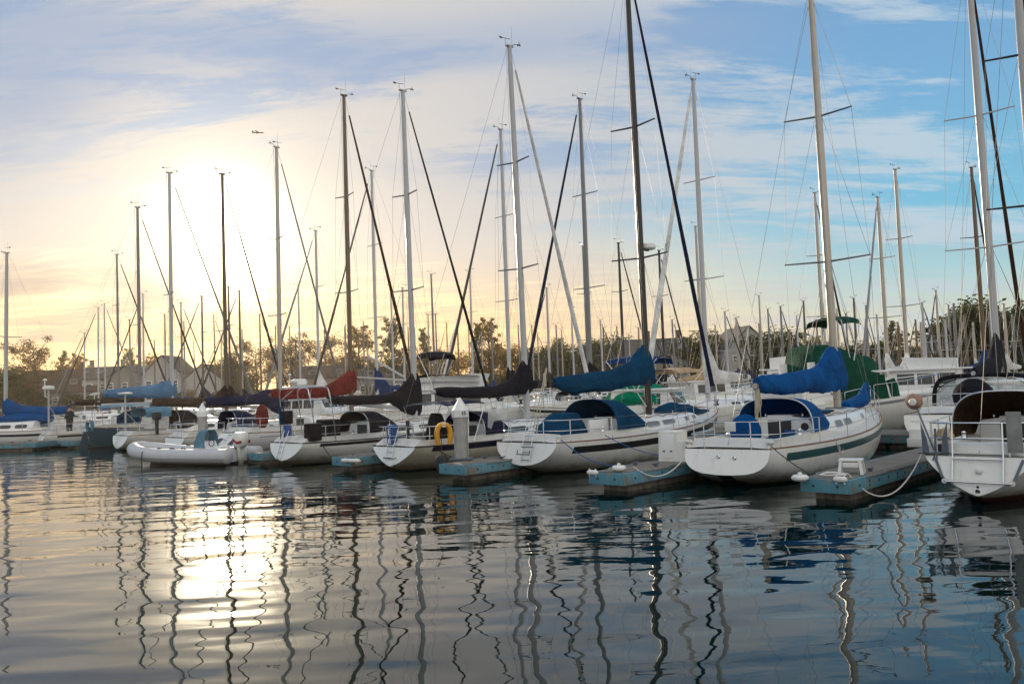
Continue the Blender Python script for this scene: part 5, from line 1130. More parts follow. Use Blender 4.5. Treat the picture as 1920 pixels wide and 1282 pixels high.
gc.loft([tr_ring(x, w0, w1, zr - .08, zr + hh) for x, w0, w1, hh in ((2.35, 1.3, .95, .95), (2.5, 1.32, 1.05, 1.2), (2.8, 1.33, 1.08, 1.25), (3.0, 1.33, 1.08, 1.18), (3.1, 1.32, 1.07, 1.22), (3.6, 1.3, 1.05, 1.12), (4.0, 1.28, 1.0, .95), (4.5, 1.24, .98, .82), (5.0, 1.2, .94, .72), (5.25, 1.15, .86, .55))], True)
part(TR, 'flybridge_cover', gc, 'green_canvas', angle=50)
for sd in (1, -1):
    gs = MB(); gs.loft([[Vector((x, sd * (1.30 if q == 0 else 1.26), z)) for x, z in ((3.3, 1.4), (5.5, 1.45), (5.3, 2.42), (3.3, 2.42))] for q in (0, 1)], True); part(TR, 'side_curtain', gs, 'green_canvas')
part(TR, 'dinghy_roll', MB().tube([(5.9, -.9, 2.2), (6.0, -.95, 1.9), (6.02, -1.0, 1.5)], .18, 8), 'green_canvas')
part(TR, 'bow_sprit', MB().box((9.5, 0, 1.8), (1.3, .4, .07), bev=.02).tube([(9.2, .2, 1.8), (10.1, .2, 2.25), (10.1, -.2, 2.25), (9.2, -.2, 1.8)], .02, 5), 'green_canvas')
FB = motorboat('flybridge_cruiser', 'white flybridge motor boat with black bimini hoop and teak trim, behind the cream sailboat', (-6.6, 41.6), 96, 10.5, 3.6, 1.15, 1.75, (1.4, 6.3, 1.5, 1.15, .8), fly=(1.6, 5.0, .65), canopy=(2.1, 3.5, 4.25, 'black_canvas'))
part(FB, 'flybridge_cover', MB().loft([[Vector((x, y, 3.12 + dz)) for y in (1.4, .9, -.9, -1.4)] for x, dz in ((1.5, .0), (2.4, .12), (3.6, .1), (5.1, -.02))], False).loft([[Vector((x, y, 3.08 + dz)) for y in (1.4, .9, -.9, -1.4)] for x, dz in ((1.5, -.3), (2.4, -.2), (3.6, -.2), (5.1, -.3))], False), 'black_canvas')
part(FB, 'teak_trim', MB().box((3.4, -1.32, 2.5), (1.5, .03, .12), bev=.01), 'teak'); part(FB, 'boom_crane', MB().tube([(1.2, -.6, 3.2), (-.6, -.6, 4.3)], .06, 6).tube([(1.4, .8, 3.0), (-2.2, .8, 3.35)], .05, 6), 'alu_white')
motorboat('motor_yacht', 'white motor yacht with slanted windscreen and navy cover, far behind the white lettered sail cover', (15.6, 57), 110, 9.5, 3.4, 1.3, 1.8, (2.0, 6.6, 1.4, 1.5, 1.1), fly=(2.2, 4.6, .9), canopy=None)
MG = motorboat('cabin_cruiser', 'white cabin cruiser under a bright green tarpaulin behind the teal covered boat', (3.2, 38.0), 118, 8.0, 2.9, 1.0, 1.4, (1.8, 4.8, 1.2, 1.0, .5), canopy=(1.6, 4.0, 3.5, 'deepblue_canvas'))
part(MG, 'tarpaulin', cover_mesh([(1.4, 2.0, 1.2), (1.7, 2.28, 1.2), (2.6, 2.4, 1.2), (3.5, 2.36, 1.2), (4.0, 2.1, 1.25)], [(0, 1.1), (.5, 1.28), (1, 1.1)], 2, .07), 'bright_green', angle=50)
motorboat('cabin_cruiser', 'low white cruiser behind the red sail cover', (-15.5, 52.0), 118, 9.0, 3.1, 1.1, 1.6, (1.8, 5.6, 1.25, 1.1, .7))
motorboat('cabin_cruiser', 'white cruiser with tan canopy between the teal cover and the white lettered cover', (8.6, 49.0), 60, 8.5, 3.0, 1.1, 1.6, (1.8, 5.4, 1.25, 1.1, .7), canopy=(.4, 2.6, 3.1, 'tan_canvas'))
motorboat('cabin_cruiser', 'white cruiser with dark windows beyond the walkway at the right edge', (24.5, 41.0), 300, 9.5, 3.2, 1.2, 1.7, (1.8, 5.8, 1.3, 1.2, .7), fly=(2.0, 4.2, .6))
motorboat('cabin_cruiser', 'white cruiser with blue awning in front of the chimney house', (-36.5, 76.0), 118, 9.0, 3.1, 1.1, 1.6, (1.8, 5.6, 1.25, 1.2, .7), canopy=(.4, 2.8, 3.2, 'paleblue_canvas'))

# kayak, inflatable, aeroplane
t = empty('kayak', (-43.5, 76.0, 1.75), rad(8)); tag(t, 'yellow kayak lying on a rack beyond the left-edge boat', 'kayak')
MB().loft([[Vector((x, w * math.cos(a), .0 + hh * math.sin(a))) for a in [2 * math.pi * q / 12 for q in range(12)]] for x, w, hh in ((-2.0, .02, .02), (-1.7, .14, .1), (-1, .28, .17), (0, .34, .19), (1, .28, .17), (1.7, .14, .1), (2.0, .02, .02))], True).build('hull', mat('yellow_kayak', (.55, .42, .03), .4), t)
MB().box((0, 0, .17), (.8, .42, .06), bev=.03).build('cockpit_rim', 'dark', t)

def inflatable():
    a, b = ground(440, 869, 0), Vector((-15.5, 33.5, 0)); a.z = b.z = 0; d = (b - a).normalized(); rz = math.atan2(d.y, d.x); L = (b - a).length
    t = empty('inflatable_boat', (a.x, a.y, 0), rz); tag(t, 'grey-white inflatable boat with centre console and white outboard motor', 'inflatable boat')
    r = .27; w = .78; Z = .34
    pts = bez([(-.55, w, Z), (0, w, Z), (L * .35, w, Z), (L * .62, w * .98, Z + .03), (L * .82, w * .8, Z + .12), (L * .94, w * .4, Z + .22), (L * .965, 0, Z + .25), (L * .94, -w * .4, Z + .22), (L * .82, -w * .8, Z + .12), (L * .62, -w * .98, Z + .03), (L * .35, -w, Z), (0, -w, Z), (-.55, -w, Z)], 6)
    n = len(pts); MB().tube(pts, [r * (.35 if i in (0, n - 1) else .8 if i in (1, n - 2) else 1) for i in range(n)], 16).build('tube', 'hypalon', t)
    rs = MB()
    for sd in (1, -1): rs.tube([p + Vector((0, 0, 0)) + (Vector((0, sd, 0)) * (r + .0) if abs(p.y) > w * .9 else Vector((p.x - L * .6, p.y, 0)).normalized() * r) + Vector((0, 0, -.06)) for p in pts if p.y * sd > .05], .022, 5)
    rs.build('rubbing_strake', mat('grey_strake', (.35, .36, .37), .6), t)
    hl = MB(); us = [0, .2, .4, .6, .8, .95]; hl.loft([[Vector((L * .9 * u - .1, y * (w * .9) * (1 - u ** 3), z + .28 * u ** 3)) for y, z in ((1, .22), (.6, -.02), (0, -.25 + .02), (-.6, -.02), (-1, .22))] for u in us], False)
    hl.build('hull', 'grey_gel', t); MB().box((L * .38, 0, .2), (L * .78, w * 1.3, .04), bev=.01).build('floor', 'grey_gel', t)
    MB().box((-.08, 0, .36), (.07, w * 1.4, .55), bev=.02).build('transom', 'cabin', t)
    c = MB().loft([[Vector((x, y, z)) for x, y in ((x0, .3), (x1, .3), (x1, -.3), (x0, -.3))] for z, x0, x1 in ((.2, 1.1, 1.75), (.62, 1.15, 1.72), (.86, 1.28, 1.6))], True).build('console', 'cabin', t, angle=25)
    MB().loft([[Vector((x + .02, y, z)) for y in (-.3, -.15, .15, .3)] for x, z in ((1.68, .82), (1.5, 1.3))], False).build('windscreen', 'clear', c)
    MB().tube([(1.15 + .02, .13 * math.cos(a), .78 + .13 * math.sin(a)) for a in [2 * math.pi * q / 14 for q in range(15)]], .015, 5).build('steering_wheel', 'dark', c)
    MB().box((1.245, .12, .72), (.02, .16, .1), bev=.01).build('gauge_panel', 'dark', c)
    MB().add(*(lambda m: (m.v, m.f))(dodger_mesh([(1.18, .36, .62, .68, 3), (1.6, .36, .62, .66, 3), (1.78, .32, .62, .36, 3)], .02))).build('console_cover', 'paleblue_canvas', t)
    MB().box((.62, 0, .45), (.4, .6, .46), bev=.06).build('seat', 'cabin', t)
    for x in (1.9, 2.5, 3.2):
        for sd in (1, -1): MB().tube([(x - .12, sd * (w - .1), Z + r - .01), (x - .06, sd * (w - .06), Z + r + .04), (x + .06, sd * (w - .06), Z + r + .04), (x + .12, sd * (w - .1), Z + r - .01)], .02, 5).build('grab_handle', 'rubber', t)
    m = empty('outboard_motor', (-.3, .0, 0)); m.parent = t
    cw = MB().loft([[Vector((-.02 + x * f, y * f, z)) for x, y in ((-.28, .1), (-.22, .19), (0, .22), (.2, .18), (.24, 0), (.2, -.18), (0, -.22), (-.22, -.19), (-.28, -.1))] for z, f in ((.62, .62), (.7, .92), (.95, 1), (1.1, .95), (1.18, .7))], True)
    cw.build('engine_cowl', 'white_gel', m, angle=50)
    MB().loft([[Vector((-.02 + x * f, y * f, z)) for x, y in ((-.1, .2), (.0, .21), (.2, .12), (.24, 0), (.2, -.12), (.0, -.21), (-.1, -.2))] for z, f in ((.66, .72), (.45, .5), (.0, .42), (-.3, .35))], True).build('leg', 'white_gel', m, angle=40)
    for sd in (1, -1): MB().prism([(-.26, .78), (-.02, .74), (.18, .88), (.2, .98), (0, .84), (-.26, .88)], .01, Matrix.Translation((-.02, sd * .226, 0)) @ Matrix.Rotation(rad(90), 4, 'X')).build('stripe', 'redplastic', m)
    MB().tube([(.1, 0, .6), (.3, 0, .62)], .08, 6).build('clamp_bracket', 'dark', m)
    return t, rz, a, L, w, Z, r
rib = inflatable()
t0, rz0, a0, L0, w0, Z0, r0_ = rib
def ribp(x, y, z): return Matrix.Translation(a0) @ Matrix.Rotation(rz0, 4, 'Z') @ Vector((x, y, z))
rope('dark rope looped over the bow of the inflatable into the water', [ribp(L0 * .7, .25, .5), ribp(L0 * .7, .7, .66), ribp(L0 * .7, 1.0, .5), ribp(L0 * .7, 1.03, .2), ribp(L0 * .7, 1.0, -.3)] if ribp(0, 1, 0).y < a0.y else [ribp(L0 * .7, -.25, .5), ribp(L0 * .7, -.7, .66), ribp(L0 * .7, -1.0, .5), ribp(L0 * .7, -1.03, .2), ribp(L0 * .7, -1.0, -.3)], 'dark_rope', .02)
near_side = 1 if ribp(0, 1, 0).y < a0.y else -1
# a passenger jet far off
P = atY(484, 249, 900); t = empty('aeroplane', P, rad(10)); tag(t, 'tiny dark aeroplane high in the pale sky left of centre', 'aeroplane')
s = 6.5
MB().tube([(-1.0 * s * .95, 0, .02 * s), (-.8 * s, 0, 0), (.6 * s, 0, 0), (.85 * s, 0, -.01 * s), (1.0 * s, 0, -.03 * s)], [.03 * s, .09 * s, .1 * s, .08 * s, .02 * s], 10).build('fuselage', 'dark', t)
for sd in (1, -1): MB().prism([(.2 * s, .05 * s), (-.15 * s, .05 * s), (-.45 * s, .95 * s), (-.3 * s, .95 * s)] if sd > 0 else [(.2 * s, -.05 * s), (-.15 * s, -.05 * s), (-.45 * s, -.95 * s), (-.3 * s, -.95 * s)], .03 * s, Matrix.Rotation(rad(sd * 6), 4, 'X')).build('wing', 'dark', t)
MB().prism([(-.95 * s, .0), (-.65 * s, 0), (-.9 * s, .34 * s), (-1.02 * s, .34 * s)], .03 * s, Matrix.Rotation(rad(90), 4, 'X')).build('tail_fin', 'dark', t)
MB().prism([(-.95 * s, -.35 * s), (-.8 * s, 0), (-.95 * s, .35 * s), (-1.02 * s, .35 * s), (-1.02 * s, -.35 * s)], .02 * s, Matrix.Identity(4)).build('tailplane', 'dark', t)

# person standing in the cockpit of the far left boat
def person():
    S = I_; z0 = S['hullobj'].fs - .1; o = world(S, 1.35, -.35, z0); rz = math.pi / 2 + rad(70)
    t = empty('person', o, rz); tag(t, 'person in dark jacket and cap standing in the cockpit of a far left sailboat', 'person')
    V = [(0, 0, .95), (0, 0, 1.15), (.01, 0, 1.35), (0, 0, 1.5), (.01, 0, 1.58), (.03, 0, 1.66), (.03, 0, 1.74), (.12, 0, 1.64)]; Rr = [.15, .145, .16, .1, .055, .095, .09, .018]; Ed = [(0, 1), (1, 2), (2, 3), (3, 4), (4, 5), (5, 6), (5, 7)]
    def add(p, r, par): V.append(p); Rr.append(r); Ed.append((par, len(V) - 1)); return len(V) - 1
    for sd in (1, -1):
        a = add((0, sd * .1, .88), .1, 0); k = add((.05, sd * .11, .48), .065, a); f = add((0, sd * .11, .08), .045, k); add((.14, sd * .12, .04), .035, f)
        sh = add((0, sd * .18, 1.42), .075, 3); e = add((-.02, sd * .25, 1.15), .05, sh); wv = add((.16, sd * .2, 1.02), .032, e); hnd = add((.22, sd * .19, 1.0), .03, wv)
        for q in range(4): fz = add((.27 - .01 * q, sd * (.16 + .022 * q), .99 - .005 * q), .009, hnd); add((.30 - .012 * q, sd * (.16 + .022 * q), .965), .008, fz)
        add((.24, sd * .155, 1.02), .01, hnd)
    me = bpy.data.meshes.new('body'); me.from_pydata(V, Ed, []); b = bpy.data.objects.new('body', me); COL.objects.link(b); b.parent = t
    md = b.modifiers.new('skin', 'SKIN'); sv = me.skin_vertices[0].data
    for i, r in enumerate(Rr): sv[i].radius = (r, r)
    sv[0].use_root = True; ss = b.modifiers.new('sub', 'SUBSURF'); ss.levels = ss.render_levels = 2; me.materials.append(mat('skin', (.42, .22, .15), .6))
    j = MB().loft([[Vector((.01 + rx * math.cos(a), ry * math.sin(a), z)) for a in [2 * math.pi * q / 14 for q in range(14)]] for z, rx, ry in ((.84, .17, .21), (1.1, .165, .2), (1.35, .17, .23), (1.47, .12, .17), (1.52, .07, .075))], True)
    for sd in (1, -1): j.tube([(0, sd * .17, 1.43), (-.02, sd * .255, 1.15), (.13, sd * .21, 1.035)], [.085, .066, .048], 9)
    j.build('jacket', mat('dark_jacket', (.018, .024, .022), .8), t)
    l = MB()
    for sd in (1, -1): l.tube([(0, sd * .09, .95), (.05, sd * .11, .48), (0, sd * .11, .07)], [.115, .08, .065], 9)
    l.build('trousers', mat('dark_trousers', (.02, .022, .03), .8), t)
    MB().lathe([(.105, 0), (.11, .04), (.09, .1), (.04, .13), (0, .135)], (.025, 0, 1.7), 14).box((.14, 0, 1.705), (.12, .15, .015), bev=.006).build('cap', mat('dark_cap', (.03, .022, .025), .8), t)
    MB().lathe([(.098, 0), (.102, .06)], (.02, 0, 1.64), 12).build('hair', mat('dark_hair', (.02, .015, .012), .8), t)
person()

# ------------------------------------------------------------------ far shore: ground, houses, trees
def shore():
    m = bpy.data.materials.new('shore_ground'); m.use_nodes = True; k = N(m.node_tree); b = m.node_tree.nodes['Principled BSDF']
    P = k.new('ShaderNodeTexCoord').outputs['Object']
    c = k.ramp(k.noise(P, .15, 8, .65), [(.3, (.05, .06, .022)), (.5, (.085, .085, .035)), (.72, (.13, .105, .06))])
    z = k.new('ShaderNodeSeparateXYZ'); k.l.new(P, z.inputs[0])
    c = k.mix(k.ss(z.outputs[2], 1.5, .4), c, k.ramp(k.noise(P, 1.6, 5, .7), [(.3, (.05, .045, .04)), (.7, (.17, .155, .135))])); k.l.new(c, b.inputs['Base Color']); b.inputs['Roughness'].default_value = .95
    M['ground'] = m
    edge = [(-700, 330), (-260, 205), (-120, 176), (0, 165), (90, 150), (190, 120), (420, 60), (900, 0)]
    rows = []
    for off, z in ((0, -1.0), (2.5, .5), (7, 1.5), (30, 1.9), (160, 2.6), (700, 4)):
        rows.append([Vector((x * (1 + off / 4000), y + off, z + .25 * mnoise.noise(Vector((x * .05, off, 0))))) for x, y in [(lerp(a[0], b_[0], q / 10), lerp(a[1], b_[1], q / 10)) for a, b_ in zip(edge, edge[1:]) for q in range(10)] + [edge[-1]]])
    tag(MB().loft(rows, False).build('ground', 'ground'), 'low grassy far shore with a stony bank', 'ground', kind='structure')
shore()
M['wall_white'] = mat('house_wall_white', (.36, .36, .35), .8, var=.08, vscale=.6); M['wall_grey'] = mat('house_wall_grey', (.22, .21, .20), .85, var=.1, vscale=.6); M['wall_tan'] = mat('house_wall_tan', (.25, .21, .165), .85, var=.1)
M['roof_brown'] = mat('roof_brown_shingle', (.06, .042, .035), .9, var=.25, vscale=1.5); M['roof_grey'] = mat('roof_grey_shingle', (.075, .07, .066), .9, var=.25, vscale=1.5); M['brick'] = mat('chimney_brick', (.16, .09, .065), .9, var=.25, vscale=4)
def house(label, px, Y, yt, w, dep, eave, ridge, wall='wall_white', roof='roof_brown', rz=0.0, gable_front=False, chimney=None, win=4, floors=2, z0=1.8):
    P = atY(px, yt, Y); t = empty('house', (P.x, P.y, z0), rz); tag(t, label, 'house', 'houses along the far shore')
    e = .35
    body = MB()
    if gable_front: sec = [(-w / 2, 0), (w / 2, 0), (w / 2, eave), (0, ridge), (-w / 2, eave)]; body.loft([[Vector((x, y, z)) for x, z in sec] for y in (-dep / 2, dep / 2)], True)
    else: sec = [(-dep / 2, 0), (dep / 2, 0), (dep / 2, eave), (0, ridge), (-dep / 2, eave)]; body.loft([[Vector((x, y, z)) for y, z in sec] for x in (-w / 2, w / 2)], True)
    body.build('wall', wall, t, angle=20)
    rf = MB(); span, ln = (w, dep) if gable_front else (dep, w); sl = (ridge - eave) / (span / 2)
    for sd in (1, -1):
        q = [(0, ridge + .04), (sd * (span / 2 + e), eave - e * sl + .04), (sd * (span / 2 + e), eave - e * sl + .22), (0, ridge + .24)]
        rf.loft([[Vector((a, b, z)) if gable_front else Vector((b, a, z)) for a, z in q] for b in (-ln / 2 - e, ln / 2 + e)], True)
    r_ = rf.build('roof', roof, t, angle=20)
    if chimney:
        for cx in chimney: MB().box((cx, 0, ridge + .5), (.9, .7, 2.4), bev=.05).box((cx, 0, ridge + 1.72), (1.05, .85, .14), bev=.03).build('chimney', 'brick' if wall != 'wall_white' else 'wall_grey', r_)
    yf = -dep / 2
    for fl in range(floors):
        for i in range(win):
            x = (i + .5) / win * w - w / 2; zc = 1.5 + fl * 2.7
            if zc + .7 > eave and not (gable_front and abs(x) < w * .2): continue
            f = MB(); f.box((x, yf - .03, zc), (1.3, .08, 1.4), bev=.01); fo = f.build('window', 'white_paint', t)
            MB().box((x, yf - .075, zc + .31), (1.08, .02, .52)).box((x, yf - .075, zc - .31), (1.08, .02, .52)).build('pane', 'glass', fo)
    MB().box((w * .36, yf - .02, 1.05), (1.0, .08, 2.1), bev=.01).build('door', 'teak', t)
    if not gable_front and win > 3:
        for cx in (-w * .22, w * .2):
            d_ = MB(); zc = lerp(eave, ridge, .42); yy = -dep / 2 * (1 - .42); d_.box((cx, yy - .25, zc + .1), (1.7, 1.5, 1.15)); do = d_.build('dormer', 'wall_grey', r_); MB().box((cx, yy - 1.02, zc + .15), (1.2, .03, .7)).build('pane', 'glass', do)
    return t
house('wide house with a long dark brown roof and pale dormers at the far left', 120, 186, 745, 17, 10, 3.4, 8.2, 'wall_grey', 'roof_brown', rz=.15, chimney=[4], win=5, floors=1)
house('pale house with a square chimney stack, right of the dark roofed house', 205, 188, 745, 9, 9, 6.0, 8.6, 'wall_white', 'roof_grey', rz=.2, chimney=[-3.6, 3.0], win=3)
house('grey gabled house with two chimneys behind the light blue boom cover', 258, 186, 745, 10, 10, 5.6, 8.4, 'wall_grey', 'roof_grey', rz=-.1, gable_front=True, chimney=None, win=3)
house('pale gable house partly behind the tall white mast under the glare', 322, 182, 745, 8.5, 10, 6.2, 10.2, 'wall_white', 'roof_brown', gable_front=True, win=3, chimney=None)
house('small pale gable house just left of the sunlit bronze mast', 394, 182, 745, 8, 9, 4.8, 8.0, 'wall_white', 'roof_brown', gable_front=True, win=3)
house('low tan house with a chimney between the poplars', 620, 182, 735, 14, 9, 4.2, 6.8, 'wall_tan', 'roof_brown', win=4, chimney=[3])
house('grey house with a pitched roof behind the tall cream pole masts', 720, 180, 735, 10, 9, 3.6, 6.0, 'wall_grey', 'roof_grey', win=4, chimney=[-3])
house('tan townhouse with broad chimney behind the sloping white headsail', 1232, 165, 715, 14, 10, 5.6, 9.0, 'wall_tan', 'roof_grey', win=4, chimney=[-1.5, 4.6])
house('narrow house with white gable right beside the tan townhouse', 1276, 163, 715, 6, 9, 4.8, 8.8, 'wall_white', 'roof_grey', gable_front=True, win=2)
house('pale blue-grey gable house between the two right shore trees', 1388, 158, 710, 8.5, 10, 6.4, 10.2, 'wall_white', 'roof_grey', gable_front=True, win=3, rz=.15)
house('grey house behind the pale gable house on the right shore', 1365, 170, 710, 9, 9, 6.2, 9.6, 'wall_grey', 'roof_grey', win=3, chimney=[2.5])
house('low roofed shed behind the long white boom cover on the right', 1722, 140, 695, 10, 7, 2.8, 4.2, 'wall_grey', 'roof_grey', win=3, floors=1)

def leafmat(n, c1, c2, tl=.5):
    m = bpy.data.materials.new(n); m.use_nodes = True; t = m.node_tree; k = N(t); b = t.nodes['Principled BSDF']
    g = k.new('ShaderNodeObjectInfo'); P = k.new('ShaderNodeTexCoord').outputs['Object']
    c = k.ramp(k.noise(P, .9, 4, .6), [(.3, c1), (.7, c2)]); k.l.new(c, b.inputs['Base Color']); b.inputs['Roughness'].default_value = .75
    tr = k.new('ShaderNodeBsdfTranslucent'); k.l.new(c, tr.inputs[0]); mx = k.new('ShaderNodeMixShader'); mx.inputs[0].default_value = tl
    o = t.nodes['Material Output']; k.l.new(b.outputs[0], mx.inputs[1]); k.l.new(tr.outputs[0], mx.inputs[2]); k.l.new(mx.outputs[0], o.inputs[0]); M[n] = m
leafmat('leaf_dark', (.042, .062, .016), (.10, .11, .026)); leafmat('leaf_olive', (.075, .085, .02), (.17, .15, .03)); leafmat('leaf_amber', (.20, .12, .022), (.36, .21, .035)); leafmat('leaf_brown', (.11, .07, .03), (.20, .12, .042))
M['bark'] = mat('bark', (.07, .05, .038), .95, var=.3, vscale=4)
def tree_proto(name, H, W, shape, leaf, nleaf, size, seed, gap=.45, base=.2):
    """trunk, limbs and a crown of leaf clusters spread through its volume"""
    rnd = random.Random(seed); t = empty(name, (0, 0, -500))
    tr = MB(); tr.tube([(0, 0, -.3), (.05 * W * .1, 0, H * .3), (-.04 * W, .02 * W, H * .6), (.0, 0, H * .92)], [H * .022, H * .017, H * .010, H * .003], 7)
    tips = []
    nl = (30 if gap < .3 else 18) if shape != 'poplar' else 26
    for i in range(nl):
        f = base + (.96 - base) * (i + .5) / nl; a = i * 2.4 + rnd.random(); z = H * f
        if shape == 'round': rr = W / 2 * math.sqrt(max(.05, 1 - ((f - (base + .35)) / .66) ** 2)); lift = H * .10
        elif shape == 'poplar': rr = W / 2 * (.35 + .65 * math.sin(math.pi * clamp((f - base) / (1.02 - base)) ** .8)); lift = H * .10
        else: rr = W / 2 * (1 - .6 * abs(f - .5)) ; lift = H * .06
        rr *= rnd.uniform(.65, 1.05); e = Vector((rr * math.cos(a), rr * math.sin(a), min(z + lift * rnd.uniform(.3, 1.2), H)))
        s0 = Vector((0, 0, z * .86)); mid = s0.lerp(e, .5) + Vector((0, 0, -.02 * H)); tr.tube([s0, mid, e], [H * .007, H * .0045, H * .0018], 5); tips += [(e, 1.0), (s0.lerp(e, .62), .9), (s0.lerp(e, .35), .7)]
        for q in range(2):
            e2 = mid.lerp(e, .4) + Vector((rnd.uniform(-1, 1), rnd.uniform(-1, 1), rnd.uniform(.1, 1))) * (W * .16); tr.tube([mid, e2], [H * .0035, H * .0014], 4); tips.append((e2, .85))
    tr.build('trunk', 'bark', t)
    cl = []
    for p, wt in tips:
        if rnd.random() > gap * .6: cl.append((p, W * rnd.uniform(.07, .15) * (1.25 if gap < .3 else 1)))
    vs, fs = [], []
    for i in range(nleaf):
        p, rr = cl[i % len(cl)]
        d = Vector([max(-1.35, min(1.35, rnd.gauss(0, .9))) for _ in range(3)]) * rr * .62; d.z *= .75; c = p + d
        u = Vector((rnd.uniform(-1, 1), rnd.uniform(-1, 1), rnd.uniform(-1, 1))).normalized(); v = u.orthogonal().normalized(); w_ = u.cross(v); s = size * rnd.uniform(.5, 1.25); k = len(vs)
        vs += [c + v * s, c + w_ * s * .6, c - v * s, c - w_ * s * .6]; fs.append((k, k + 1, k + 2, k + 3))
    MB().add(vs, fs).build('crown', leaf, t, angle=180)
    return t
PROTO = dict(
    bare=tree_proto('deciduous_tree', 12, 11, 'round', 'leaf_brown', 4200, .18, 1, .75, .3),
    bare2=tree_proto('deciduous_tree', 11, 10, 'round', 'leaf_brown', 4600, .18, 2, .65, .28),
    poplar=tree_proto('poplar_tree', 15, 4.6, 'poplar', 'leaf_olive', 5200, .18, 3, .45, .15),
    poplar2=tree_proto('poplar_tree', 14, 5.2, 'poplar', 'leaf_amber', 5200, .18, 4, .45, .15),
    bush=tree_proto('broadleaf_tree', 9, 10, 'round', 'leaf_dark', 10000, .25, 5, .2, .12),
    bush2=tree_proto('broadleaf_tree', 9, 9, 'round', 'leaf_olive', 10000, .25, 6, .25, .12),
    amber=tree_proto('broadleaf_tree', 8, 8, 'round', 'leaf_amber', 4500, .19, 7, .3, .12))
used_proto = set()
def plant_tree(kind, px, Y, top, label, group, wide=1.0):
    p = PROTO[kind]; Hp = {'bare': 12, 'bare2': 11, 'poplar': 15, 'poplar2': 14, 'bush': 9.9, 'bush2': 9.9, 'amber': 9.0}[kind]
    P = atY(px, top, Y); h = max(2.0, P.z - 1.6); s = h / Hp
    if kind in used_proto:
        c = p.copy(); COL.objects.link(c)
        for ch in p.children: d = ch.copy(); COL.objects.link(d); d.parent = c
    else: c = p; used_proto.add(kind)
    c.location = (P.x, P.y, 1.6); c.scale = (s * wide, s * wide, s); c.rotation_euler.z = (px * 1.7) % 6.28
    tag(c, label, 'tree', group)
GT = 'trees along the far shore'
plant_tree('bare', 62, 180, 640, 'big spreading tree with sparse leaves at the far left', GT, .95)
plant_tree('bush', 14, 178, 690, 'dark tree at the left frame edge under the big spreading tree', GT)
plant_tree('poplar', 117, 215, 660, 'slim tree above the long dark roof, left of a pair', GT, .9)
plant_tree('poplar2', 146, 215, 664, 'amber tree above the long dark roof, right of the slim tree', GT, 1.2)
plant_tree('poplar', 245, 205, 655, 'slim tree above the grey gabled house', GT)
plant_tree('amber', 285, 200, 662, 'bushy amber tree behind the light blue covered boat mast', GT, 1.1)
plant_tree('bush2', 440, 184, 668, 'olive tree right of the sunlit bronze mast', GT, 1.1)
plant_tree('amber', 640, 186, 662, 'amber tree between the bare trees and the first poplar', GT, 1.2)
plant_tree('bush2', 1000, 176, 655, 'olive tree right of the wide black sail cover peak', GT, 1.2)
plant_tree('bush', 1068, 178, 660, 'dark low tree under the sloping white headsail', GT, 1.3)
plant_tree('bush2', 1345, 166, 652, 'olive tree behind the white lettered sail cover', GT, 1.2)
plant_tree('bush', 1580, 152, 648, 'dark tree behind the top of the green canvas boat', GT, 1.3)
LB = 'bare branched tree silhouetted against the orange sky'
for i, (px, ty) in enumerate([(480, 640), (545, 640), (600, 632), (520, 655)]): plant_tree('bare2' if i % 2 else 'bare', px, 185 + i * 3, ty, LB, GT, .95)
plant_tree('poplar2', 672, 180, 612, 'tall leafy poplar close right of the bronze mast', GT, 1.25)
plant_tree('poplar', 735, 178, 598, 'tallest poplar, left of the white mast with a black cover', GT, 1.25)
plant_tree('poplar', 795, 180, 618, 'slender poplar just right of the white mast with a black cover', GT, .8)
plant_tree('poplar', 893, 178, 608, 'slender poplar left of a pair above the wide black sail cover', GT, .8)
plant_tree('poplar2', 914, 178, 598, 'amber poplar right of a pair above the wide black sail cover', GT, 1.0)
LA = 'rounded amber tree among the far shore poplars'
for px, ty, w in ((772, 655, 1.1), (822, 650, 1.0), (858, 655, 1.1), (936, 640, 1.2), (962, 648, 1.0), (708, 668, 1.2)): plant_tree('amber', px, 182, ty, LA, GT, w)
plant_tree('bush2', 1040, 176, 640, 'round olive tree right of the black sail cover mast', GT, .9)
plant_tree('bush2', 1018, 180, 662, 'low olive tree under the sloping navy headsail', GT, 1.1)
plant_tree('bush', 1130, 172, 634, 'dark round tree above the middle of the teal sail cover', GT, 1.15)
plant_tree('bare2', 1098, 176, 650, 'thin leaved tree left of the dark round tree over the teal cover', GT)
plant_tree('bare', 1190, 172, 645, 'open crowned tree beside the peak of the teal sail cover', GT, 1.3)
plant_tree('bush2', 1305, 160, 628, 'tall olive tree left of the white lettered sail cover', GT, 1.2)
plant_tree('bush2', 1285, 164, 650, 'lower olive tree beside the narrow white gable house', GT, 1.1)
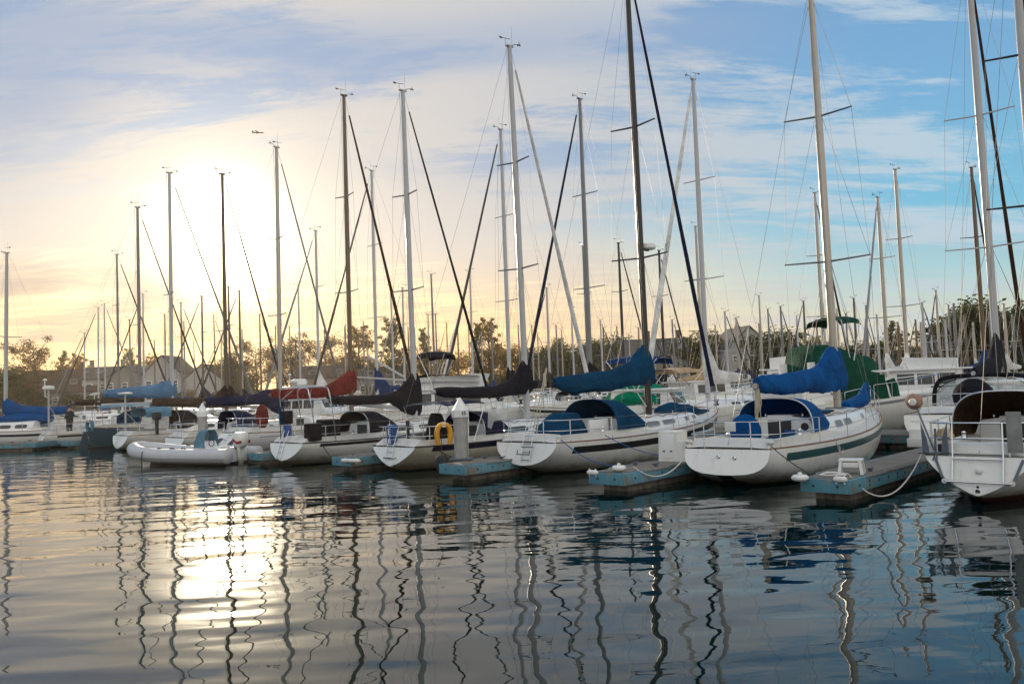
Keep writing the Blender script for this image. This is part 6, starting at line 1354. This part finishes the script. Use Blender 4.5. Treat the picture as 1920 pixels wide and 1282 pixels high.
plant_tree('bush', 1440, 154, 622, 'broad dark tree right of the pale gable house', GT, 1.4)
plant_tree('bush', 1475, 158, 645, 'lower dark tree right of the broad dark tree', GT, 1.1)
plant_tree('bush2', 1520, 155, 636, 'olive tree behind the green bimini', GT, 1.2)
plant_tree('poplar', 1668, 146, 604, 'slim conifer-like tree, left of two above the green canvas boat', GT, 1.1)
plant_tree('poplar2', 1686, 146, 622, 'shorter slim tree, right of two above the green canvas boat', GT, 1.1)
plant_tree('bush', 1640, 150, 640, 'dark tree behind the green canvas boat', GT)
plant_tree('poplar', 1758, 140, 608, 'slim tree standing above the long white boom cover', GT, 1.4)
LD = 'dark rounded tree in the thick right shore woods'
for px, ty, w in ((1706, 650, 1.6), (1736, 648, 1.5), (1785, 618, 1.1), (1806, 592, 1.2), (1838, 570, 1.5), (1870, 582, 1.4), (1895, 604, 1.4), (1915, 610, 1.3), (1822, 640, 1.8), (1885, 645, 1.8), (1770, 650, 1.8)): plant_tree('bush', px, 138, ty, LD, GT, w)
LH = 'low green shrub on the far bank'
for i in range(34):
    px = 8 + i * 57; Yb = lerp(176, 140, px / 1920); hz_ = 745 - .0384 * (px - 427)
    plant_tree('bush' if i % 3 else 'bush2', px + (i * 31 % 23), Yb + 4 + (i * 7 % 5), hz_ - 8 - (i * 13 % 14), LH, 'shrubs along the far bank', 1.6)

# ------------------------------------------------------------------ the air
def haze(density):
    m = bpy.data.materials.new('evening_haze'); m.use_nodes = True; t = m.node_tree; t.nodes.clear(); k = N(t)
    o = k.new('ShaderNodeOutputMaterial'); v = k.new('ShaderNodeVolumePrincipled')
    v.inputs['Color'].default_value = (.95, .85, .70, 1); v.inputs['Density'].default_value = density; v.inputs['Anisotropy'].default_value = .72
    k.l.new(v.outputs[0], o.inputs['Volume'])
    mb = MB().box((0, 470, 21.5), (2300, 1260, 57)); ob = mb.build('haze', m); tag(ob, 'thin warm evening haze over the harbour', 'haze', kind='stuff'); ob.visible_shadow = True
    cy.volume_max_steps = 64; cy.volume_bounces = 0
haze(.00011)
